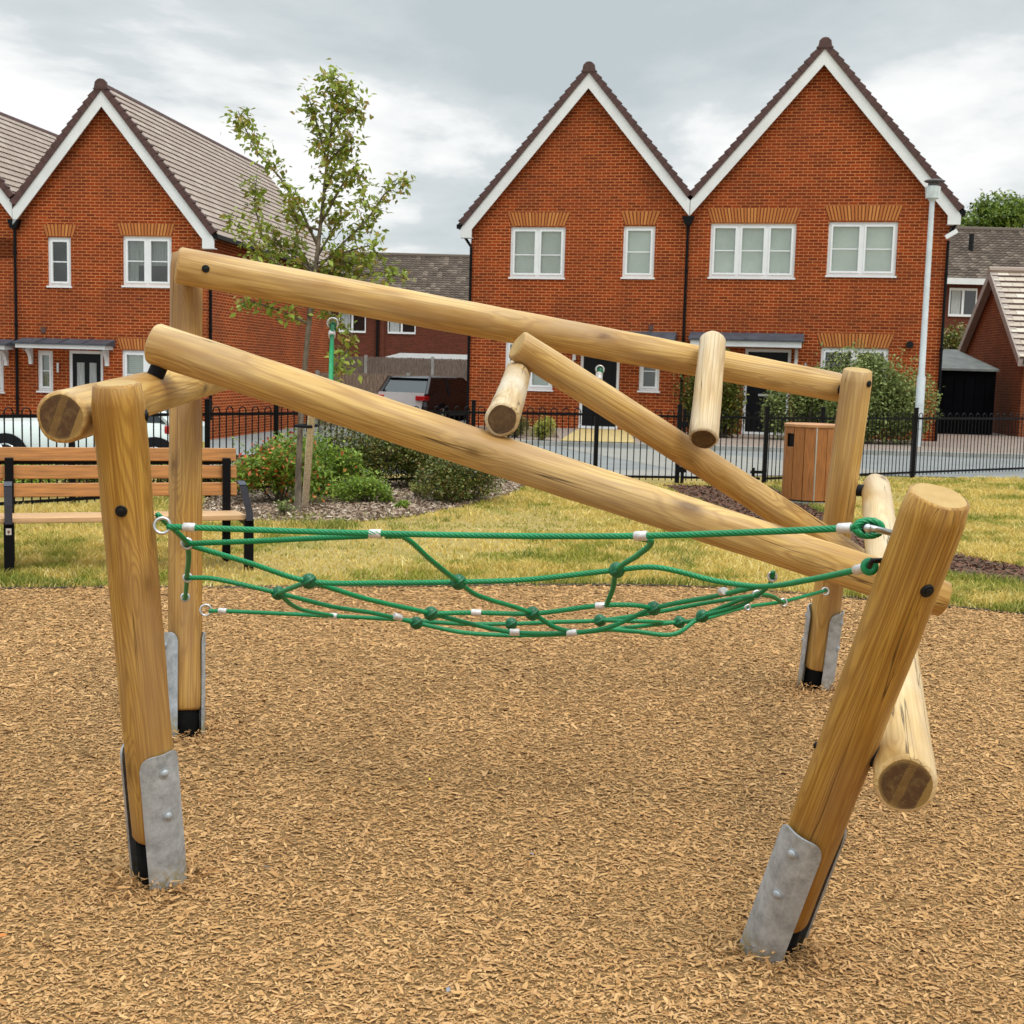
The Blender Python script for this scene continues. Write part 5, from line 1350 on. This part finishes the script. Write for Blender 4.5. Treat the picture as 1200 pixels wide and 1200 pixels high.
# --- young staked tree
TD = 13.3
tb = G(352, 600); tree = empty("young_tree", (tb.x, tb.y, 0), 0, "slender young tree with sparse leafy branches, tied beside a timber stake", "tree")
TY = tb.y; to_ = Vector((tb.x, tb.y, 0))
def TP(px, py, dy=0.0): 
    p = P(px, py, TY * math.cos(PITCH) + 0.1 + dy); return p - to_
trunk_px = [(349, 600), (350, 545), (353, 480), (359, 410), (364, 360), (371, 305), (377, 250), (382, 200), (388, 150), (390, 110), (388, 94)]
tk = [TP(x, y) for x, y in trunk_px]; tk[0].z = 0.0
b = MB(); b.tube([Vector((tk[0].x, tk[0].y, -0.05))] + tk, [0.046, 0.036, 0.031, 0.029, 0.027, 0.029, 0.024, 0.018, 0.013, 0.009, 0.006, 0.003], 10)
br_px = [([(373, 290), (352, 245), (328, 208), (303, 180), (287, 150), (279, 130)], 0.2), ([(383, 190), (373, 150), (366, 128), (361, 112)], -0.2), ([(369, 318), (402, 285), (430, 258), (450, 228), (468, 213), (484, 213)], 0.25),
         ([(366, 345), (340, 318), (312, 300), (288, 275), (262, 250)], -0.35), ([(364, 352), (330, 320), (308, 280), (298, 240), (301, 205)], 0.35), ([(376, 262), (398, 222), (415, 195), (424, 215), (428, 245)], -0.3),
         ([(387, 160), (402, 128), (418, 128), (425, 145)], 0.15), ([(369, 310), (402, 296), (432, 288), (446, 302)], -0.3), ([(366, 335), (400, 328), (445, 318), (480, 328)], 0.4), ([(365, 352), (392, 372), (415, 395), (400, 425), (390, 440)], -0.15),
         ([(362, 380), (330, 365), (292, 352), (282, 356)], -0.25), ([(380, 225), (400, 180), (408, 150)], 0.3), ([(384, 190), (404, 170), (415, 160)], -0.1), ([(375, 270), (350, 262), (340, 240), (348, 220)], -0.4),
         ([(368, 320), (350, 290), (345, 260)], 0.4), ([(366, 330), (330, 335), (290, 325), (268, 320)], 0.3), ([(389, 120), (402, 104), (410, 100)], 0.1), ([(372, 300), (395, 262), (412, 250)], 0.4), ([(367, 332), (420, 340), (455, 345)], -0.3), ([(366, 350), (335, 335), (305, 318), (285, 300)], 0.15), ([(366, 352), (340, 340), (318, 332), (300, 300)], -0.45), ([(369, 322), (345, 300), (322, 285), (318, 262)], 0.1), ([(367, 338), (395, 312), (418, 306), (436, 312)], 0.2), ([(368, 328), (392, 318), (410, 330), (440, 335)], 0.05)]
leafpts = []
for pl2, dy in br_px:
    n = len(pl2); pts = [TP(x, y, dy * (i / (n - 1))) for i, (x, y) in enumerate(pl2)]
    b.tube(pts, [0.013 * (1 - 0.8 * i / (n - 1)) + 0.002 for i in range(n)], 6)
    for i in range(n - 1):
        m = 6
        for k in range(m):
            t = (i + k / m) / (n - 1)
            if t < 0.12: continue
            p = pts[i].lerp(pts[i + 1], k / m); leafpts.append(p)
            if random.random() < 0.55:
                q = p + Vector((random.uniform(-.13, .13), random.uniform(-.16, .16), random.uniform(-.10, .13))); b.tube([p, q], [0.003, 0.0015], 4); leafpts += [q, p.lerp(q, .5)]
for i in range(6, len(tk) - 1):
    for k in range(7):
        p = tk[i].lerp(tk[i + 1], k / 7); q = p + Vector((random.uniform(-.15, .15), random.uniform(-.18, .18), random.uniform(-.02, .14))); b.tube([p, q], [0.003, 0.0015], 4); leafpts += [q, p.lerp(q, .5), q]
leafpts += [tk[-1] + Vector((0, 0, 0.02))] * 2
b.build("trunk", M_bark_t, tree, smooth=True)
V, F = leafcloud([tuple(p) for p in leafpts], 6, (0.045, 0.06, 0.045), 0.080, 11)
bulk("crown", V, F, M_leaf, tree)
st = empty("tree_stake", G(354, 596), 0, "pale square timber stake leaning against the young tree trunk", "stake"); sp_ = G(354, 596)
b = MB(Matrix.Translation(-sp_)); p0, p1 = G(354, 596) + Vector((0.03, 0, 0)), P(365, 487, TD - 0.45)
ax = (p1 - p0).normalized(); b.obox(Matrix.Translation((p0 + p1) / 2) @ ax.to_track_quat("Z", "Y").to_matrix().to_4x4(), 0.065, 0.065, (p1 - p0).length + 0.06)
b.build("stake", plain("raw_timber", (0.80, 0.66, 0.48), 0.8, 0, 0.2, 8, 0.1, None, (8, 8, 1)), st)
b = MB(Matrix.Translation(-sp_)); q = P(361, 500, TD - 0.4); b.tube([q + Vector((0.04, -0.03, 0)), q + Vector((-0.14, 0.10, 0.0)), q + Vector((-0.10, 0.34, 0.0)), q + Vector((0.05, 0.3, 0))], 0.016, 8); b.build("tie", M_rubber, st)

# --- shrubs
def shrub(name, label, c, rx, ry, h, n, size, cols, seed=1, lumps=7, flowers=None, cat="shrub", group=None, dens_in=0.35):
    n = int(n * 2.1); r = np.random.default_rng(seed); e = empty(name, (c[0], c[1], c[2] if len(c) > 2 else 0), 0, label, cat, group)
    lum = []
    for i in range(lumps):
        a = r.uniform(0, 2 * PI); q = r.uniform(0, 0.62) ** 0.7; zc = r.uniform(0.28, 0.78); rr = r.uniform(0.26, 0.5)
        lum.append((math.cos(a) * q * rx, math.sin(a) * q * ry, zc * h, rr))
    pts = []
    per = n // lumps
    for (lx, ly, lz_, rr) in lum:
        v = r.normal(0, 1, (per, 3)); v /= np.linalg.norm(v, axis=1)[:, None]; rad = np.where(r.uniform(0, 1, per) < dens_in, r.uniform(0.3, 0.9, per), r.normal(1.0, 0.10, per))[:, None]
        p = v * rad * np.array([rr * rx * 1.15, rr * ry * 1.15, rr * h * 0.9]) + np.array([lx, ly, lz_]); pts.append(p)
    # stray shoots
    ns = max(4, n // 160)
    for i in range(ns):
        a = r.uniform(0, 2 * PI); bx, by = math.cos(a) * rx * r.uniform(.2, .9), math.sin(a) * ry * r.uniform(.2, .9); hh = h * r.uniform(0.8, 1.15); m = 8
        t = r.uniform(0.4, 1, m)[:, None]; pts.append(np.array([[bx, by, 0]]) * (0.6 + 0.5 * t) + np.array([[0, 0, hh]]) * t + r.normal(0, 0.02, (m, 3)))
    C = np.concatenate(pts); C = C[C[:, 2] > 0.02]
    V, F = leaf_arrays(C, size, r, 0.0)
    bulk("foliage", V, F, cols, e)
    b = MB()
    for i in range(9):
        a = r.uniform(0, 2 * PI); q = r.uniform(0.2, 0.8); b.tube([(0.05 * math.cos(a), 0.05 * math.sin(a), 0), (rx * q * .5 * math.cos(a), ry * q * .5 * math.sin(a), h * .4), (rx * q * math.cos(a), ry * q * math.sin(a), h * r.uniform(.6, .9))], [0.014, 0.010, 0.004], 5)
    b.build("stem", M_bark_t, e)
    if flowers is not None:
        k = r.choice(len(C), min(len(C), flowers[1]), replace=False); V, F = leaf_arrays(C[k] + r.normal(0, .02, (len(k), 3)) + np.array([0, -0.05, 0.02]), size * 1.1, r, -0.2); bulk("tinted_leaves", V, F, flowers[0], e)
    return e
m_dkg = island_mat("dark_evergreen", [(0.05, 0.075, 0.012), (0.12, 0.15, 0.022), (0.07, 0.09, 0.012), (0.24, 0.25, 0.05), (0.18, 0.11, 0.03)], 0.45, 0.15)
m_brg = island_mat("bright_shrub", [(0.17, 0.28, 0.03), (0.28, 0.40, 0.05), (0.38, 0.46, 0.07), (0.10, 0.17, 0.02)], 0.5, 0.3)
m_grg = island_mat("grey_green", [(0.17, 0.22, 0.06), (0.29, 0.34, 0.10), (0.40, 0.44, 0.17), (0.09, 0.12, 0.03)], 0.6, 0.25)
m_gold = island_mat("golden_green", [(0.34, 0.34, 0.05), (0.22, 0.26, 0.05), (0.45, 0.42, 0.10)], 0.5, 0.3)
m_red = island_mat("orange_red_tips", [(0.55, 0.10, 0.03), (0.65, 0.22, 0.05), (0.40, 0.05, 0.03)], 0.5, 0.2)
m_tree = island_mat("far_tree_leaves", [(0.11, 0.17, 0.02), (0.20, 0.28, 0.04), (0.28, 0.34, 0.06), (0.06, 0.09, 0.015)], 0.5, 0.3)
c = G(322, 592); shrub("shrub", "bright green shrub with orange-red leaf tips left of the young tree", (c.x, c.y + 0.2), 0.60, 0.5, 0.66, 3200, 0.050, m_brg, 21, 9, (m_red, 650))
c = G(372, 588); shrub("shrub", "green shrub with a few orange tips close behind the tree stake", (c.x, c.y + 0.5), 0.55, 0.4, 0.68, 2800, 0.050, m_brg, 22, 7, (m_red, 90))
c = G(432, 580); shrub("shrub", "large dark evergreen shrub, left one of three below the diagonal log", (c.x, c.y + 0.8), 0.95, 0.65, 0.82, 7000, 0.040, m_dkg, 23, 10)
c = G(500, 578); shrub("shrub", "dark evergreen shrub in the middle of the bed, below the diagonal log", (c.x, c.y + 0.6), 0.80, 0.6, 0.66, 5600, 0.040, m_dkg, 24, 9)
c = G(548, 590); shrub("shrub", "low dark evergreen shrub at the right end of the bark bed", (c.x, c.y + 0.15), 0.68, 0.55, 0.56, 4200, 0.038, m_dkg, 25, 9)
c = G(428, 590); shrub("shrub", "small bright green bush before the dark evergreens", (c.x, c.y), 0.38, 0.28, 0.34, 1500, 0.035, m_brg, 26, 6)
for k, (px, py, s_) in enumerate(((405, 585, 0.20), (452, 590, 0.10), (470, 597, 0.08), (335, 604, 0.12), (490, 583, 0.16))):
    c = G(px, py); shrub("small_plant", ["pale green low plant left of the small bright bush", "tiny green sprout on the bark chips, the left one of two", "tiny green sprout on the bark chips, the right one of two", "tuft of green weeds at the foot of the young tree", "thin dry brown-green plant before the dark evergreens"][k], (c.x, c.y), s_, s_, s_ * 1.1, 260, 0.03, [m_brg, m_brg, m_brg, m_grg, m_gold][k], 40 + k, 4, cat="plant", group="sprouts on the bark bed" if k in (1, 2) else None)
c = G(1020, 526); shrub("shrub", "tall bushy grey-green shrub before the right-hand house, beside the lamp post", (c.x + 0.15, c.y + 0.9, 0.09), 1.35, 0.75, 1.95, 13000, 0.085, m_grg, 27, 14)
c = G(950, 522); shrub("shrub", "lower grey-green shrub right of the black door", (c.x, c.y + 0.6, 0.09), 0.95, 0.6, 1.45, 7500, 0.085, m_grg, 28, 9)
c = G(820, 517); shrub("shrub", "dark green shrub by the downpipe between the two gabled houses", (c.x + 0.1, c.y + 0.7, 0.09), 0.8, 0.5, 1.7, 7500, 0.085, m_dkg, 29, 10)
c = G(848, 519); shrub("shrub", "dark leafy shrub left of the black door", (c.x + 0.1, c.y + 0.7, 0.09), 0.55, 0.5, 1.75, 5000, 0.085, m_dkg, 30, 9)
c = G(634, 521); shrub("shrub", "small golden-green bush left of the buff path", (c.x, c.y, 0.09), 0.35, 0.3, 0.5, 900, 0.05, m_gold, 31, 6)
c = G(603, 519); shrub("shrub", "small dark bush under the middle house's ground-floor window", (c.x, c.y + 0.5, 0.09), 0.45, 0.3, 0.55, 1200, 0.05, m_dkg, 32, 6)
for k, px in enumerate((30, 105, 165, 215)):
    c = G(px, 580); shrub("shrub", ["red-flowered low shrub beyond the railings, seen through the left of the bench", "low green shrub beyond the railings behind the bench centre", "low green shrub beyond the railings between bench post and pine post", "low green shrub beyond the railings behind the bench's right half"][k], (c.x, c.y), 0.65, 0.35, 0.42, 1500, 0.05, m_dkg if k % 2 else m_brg, 50 + k, 7, (m_red, 90) if k == 0 else None)
c = P(1108, 400, 44); shrub("shrub", "dark green bush far between the right-hand house and garage", (c.x + 0.4, 44, 0), 1.8, 1.2, 3.1, 5000, 0.14, m_dkg, 33, 9)
shrub("hanging_basket", "dark hanging basket of plants by the window at the left edge", (BASK[0], BASK[1], BASK[2] - 0.2), 0.2, 0.2, 0.34, 500, 0.05, m_dkg, 60, 6, cat="hanging basket")

def big_tree(px, ytop, d, R, seed, label):
    top = P(px, ytop, d); e = empty("tree", (top.x, d, 0), 0, label, "tree"); r = np.random.default_rng(seed)
    h = top.z; b = MB(); b.tube([(0, 0, 0), (0.1, 0, h * .35), (0, 0.1, h * .75)], [0.35, 0.26, 0.1], 10)
    pts = []
    for i in range(44):
        a = r.uniform(0, 2 * PI); q = R * r.uniform(0, 0.8); zc = h * r.uniform(0.55, 0.93) - 0.15 * q; rr = R * r.uniform(0.16, 0.30)
        cx, cy = q * math.cos(a), q * math.sin(a); b.tube([(0, 0, h * .4), (cx * .6, cy * .6, zc - .8), (cx, cy, zc)], [0.12, 0.06, 0.02], 5)
        v = r.normal(0, 1, (420, 3)); v /= np.linalg.norm(v, axis=1)[:, None]; pts.append(v * r.uniform(.4, 1.1, (420, 1)) * np.array([rr, rr, rr * .7]) + np.array([cx, cy, zc]))
    b.build("trunk", M_bark_t, e); V, F = leaf_arrays(np.concatenate(pts), 0.26, r); bulk("crown", V, F, m_tree, e)
big_tree(1153, 219, 74, 4.4, 71, "large green tree above the far roof, next to the gable's right eave")
big_tree(1222, 228, 76, 4.0, 72, "large green tree above the far roof, cut by the right edge")

# ================================================================== CARS
def loft(b, stations, mi=0):
    """stations: list of (x, [(y,z)...]) half profile from bottom to top centre; mirrored"""
    rings = []
    for x, hp in stations:
        full = [(x, y, z) for y, z in hp] + [(x, -y, z) for y, z in reversed(hp)]; rings.append(full)
    n = len(rings[0]); vs = [p for r in rings for p in r]; fs = []
    for i in range(len(rings) - 1):
        for j in range(n):
            j2 = (j + 1) % n; fs.append((i * n + j, (i + 1) * n + j, (i + 1) * n + j2, i * n + j2))
    fs.append(tuple(range(n))); fs.append(tuple((len(rings) - 1) * n + j for j in range(n - 1, -1, -1)))
    b.add(vs, fs, mi)
def car(name, label, loc, rz, Lc, Wc, Hc, paint, belt, hood, cab, wf=(0.19, 0.81), tl=0.16, gate=None):
    """x forward; cab=(rear base, rear roof, front roof, front base)"""
    e = empty(name, loc, rz, label, "car"); w = Wc / 2; b = MB()
    def hp(wd, zb, zt): return [(wd * 0.80, zb), (wd * 0.97, zb + 0.10), (wd, zb + (zt - zb) * 0.45), (wd * 0.985, zb + (zt - zb) * 0.72), (wd * 0.90, zt - 0.02), (wd * 0.55, zt + 0.015)]
    st = [(0.0, hp(w * .86, 0.34, belt * .88)), (0.07, hp(w * .94, 0.26, belt * .97)), (0.45, hp(w, 0.22, belt)), (cab[3] * .6, hp(w, 0.20, belt)), (cab[3], hp(w * .99, 0.20, belt - .02)), (Lc * .88, hp(w * .95, 0.22, hood)), (Lc * .97, hp(w * .85, 0.26, hood * .86)), (Lc, hp(w * .76, 0.34, hood * .70))]
    loft(b, st); bo = b.build("body", paint, e, autos=True)
    g = MB(); wt = w * 0.76; zb = belt - 0.03
    def cp(x, top, frac): 
        ww = w * .93 + (wt - w * .93) * frac; return (x, ww, zb + (top - zb) * frac)
    B = [(cab[0], w * .90, zb), (cab[1], wt, Hc - .03), (cab[2], wt, Hc - .03), (cab[3], w * .90, zb)]
    vs = [(x, s * y, z) for x, y, z in B for s in (1, -1)]
    g.add(vs, [(0, 2, 3, 1), (2, 4, 5, 3), (4, 6, 7, 5), (0, 6, 4, 2), (1, 3, 5, 7)]); g.build("glass", M_carglass, e)
    r_ = MB()
    # roof skin and pillars
    zr2 = Hc
    r_.add([(cab[1] - .10, wt * .97, zr2 - .05), (cab[1] - .10, -wt * .97, zr2 - .05), (cab[2] + .06, -wt * .97, zr2 - .05), (cab[2] + .06, wt * .97, zr2 - .05),
            (cab[1] + .15, wt * .80, zr2), (cab[1] + .15, -wt * .80, zr2), (cab[2] - .2, -wt * .80, zr2), (cab[2] - .2, wt * .80, zr2)], [(4, 5, 6, 7), (0, 1, 5, 4), (1, 2, 6, 5), (2, 3, 7, 6), (3, 0, 4, 7), (3, 2, 1, 0)])
    for s in (1, -1):
        for i0, i1, th in ((0, 1, 0.13), (3, 2, 0.05)):
            p, q = Vector((B[i0][0], s * B[i0][1], B[i0][2])), Vector((B[i1][0], s * B[i1][1], B[i1][2])); r_.tube([p, q], th * .5, 6)
        xm = (cab[1] + cab[2]) / 2 - .05; r_.tube([(xm, s * w * .93, zb), (xm, s * (wt + .01), Hc - .04)], 0.035, 6)
        r_.tube([(cab[1] - .05, s * wt, Hc - .04), (cab[2], s * wt, Hc - .04)], 0.03, 6)
    r_.build("roof", paint, e, autos=True)
    for x in (Lc * wf[0], Lc * wf[1]):
        for s in (1, -1):
            wh = MB(Matrix.Translation((x, s * (w - .10), .31)) @ Matrix.Rotation(PI / 2, 4, "X")); wh.tube([(0, 0, -.10), (0, 0, -.08), (0, 0, .08), (0, 0, .10)], [.29, .315, .315, .29], 28)
            wo_ = wh.build("wheel", M_rubber, e, autos=True)
            rm = MB(Matrix.Translation((x, s * (w - .10), .31)) @ Matrix.Rotation(PI / 2, 4, "X")); rm.torus((0, 0, -s * .095), .20, .015)
            for k in range(5):
                a = 2 * PI * k / 5; rm.tube([(0, 0, -s * .10), (math.cos(a) * .20, math.sin(a) * .20, -s * .10)], [.035, .022], 6)
            rm.build("rim", M_bright, wo_, smooth=True)
            ar = MB(Matrix.Translation((x, s * (w - .055), .31)) @ Matrix.Rotation(PI / 2, 4, "X")); ar.tube([(0, 0, -.06), (0, 0, .06)], .365, 28); ar.build("wheel_arch", M_rubber, e)
    for s in (1, -1):
        t = MB(); t.box(-0.004 if not gate else -0.11, tl, s * w * .62 if s > 0 else s * w * .97, s * w * .97 if s > 0 else s * w * .62, belt * .80, belt * .94); t.build("tail_light", M_tail, e, bevel=0.02)
        t = MB(); t.box(Lc * .90, Lc * .975, min(s * w * .55, s * w * .86), max(s * w * .55, s * w * .86), hood * .74, hood * .90); t.build("headlight", M_bright, e, bevel=0.02)
        t = MB(); t.ball((cab[3] - .28, s * (w + .08), belt + .07), .06, .10, .07, 12, 8); t.build("mirror", paint, e, smooth=True)
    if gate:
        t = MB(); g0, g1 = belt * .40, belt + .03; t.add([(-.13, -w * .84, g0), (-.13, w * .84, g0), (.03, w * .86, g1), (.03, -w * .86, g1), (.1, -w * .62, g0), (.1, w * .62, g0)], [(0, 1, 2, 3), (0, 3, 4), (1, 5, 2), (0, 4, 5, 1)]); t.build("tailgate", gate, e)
    t = MB(); t.box(-.018, -.004, -.26, .26, belt * .5, belt * .5 + .11); t.build("number_plate", M_yplate, e)
    t = MB(); t.box(-.03, .12, -w * .88, w * .88, .28, .42); t.build("bumper", M_black, e, bevel=0.02)
    return e
M_tail = plain("red_lens", (0.45, 0.01, 0.015), 0.15, 0, 0.1, 10)
M_yplate = plain("yellow_plate", (0.6, 0.45, 0.06), 0.4, 0, 0.05, 5)
M_cw = plain("white_car_paint", (0.72, 0.78, 0.74), 0.18, 0, 0.02, 1)
M_cm = plain("dark_maroon_paint", (0.030, 0.021, 0.022), 0.16, 0.2, 0.05, 1, 0, 0.8)
q = G(196, 541)
car("parked_car", "white hatchback parked beyond the railings, mostly hidden behind the sawn log end", (-5.01, 20.4, -0.30), PI + 0.02, 3.5, 1.66, 1.36, M_cw, 0.90, 0.86, (0.25, 0.75, 1.6, 2.15), (0.143, 0.795), 0.36)
q = P(474, 440, 37.0)
car("parked_car", "dark maroon SUV seen from behind, parked by the corner of the middle house", (q.x - 0.05, 36.6, -0.12), math.radians(62), 4.3, 1.80, 1.42, M_cm, 0.93, 0.92, (0.12, 0.48, 2.3, 3.1), gate=plain("tailgate_sky_reflection", (0.62, 0.62, 0.61), 0.25, 0.3, 0.05, 1))  # pale gate colour paints the sky's reflection on the maroon tailgate

# ================================================================== small litter on the chips
def leafbit(px, py, col, label, size=0.012):
    p = G(px, py); e = MB(Matrix.Translation((p.x, p.y, 0.022)) @ Matrix.Rotation(random.uniform(0, 3), 4, "Z") @ Matrix.Rotation(0.35, 4, "X"))
    e.add([(-size, 0, 0), (-size * .3, -size * .55, .003), (size, 0, 0.002), (-size * .2, size * .5, .004), (0, 0, .006)], [(0, 1, 4), (1, 2, 4), (2, 3, 4), (3, 0, 4)])
    o = e.build("fallen_leaf", plain("leaf_" + label.split()[0], col, 0.6)); tag(o, label, "leaf")
leafbit(503, 920, (0.7, 0.5, 0.02), "yellow fallen leaf on the chips left of centre")
leafbit(818, 910, (0.6, 0.16, 0.04), "orange fallen leaf on the chips by the leaning post")
leafbit(3, 1106, (0.65, 0.2, 0.03), "amber fallen leaf on the chips at the left edge")
for k, (px, py) in enumerate(((622, 1009), (312, 1025), (525, 1170))):
    leafbit(px, py, (0.22, 0.23, 0.27), ["grey fallen leaf right of the chip area's centre", "slate-grey fallen leaf on the chips below the left post", "ash-grey fallen leaf near the bottom edge"][k])
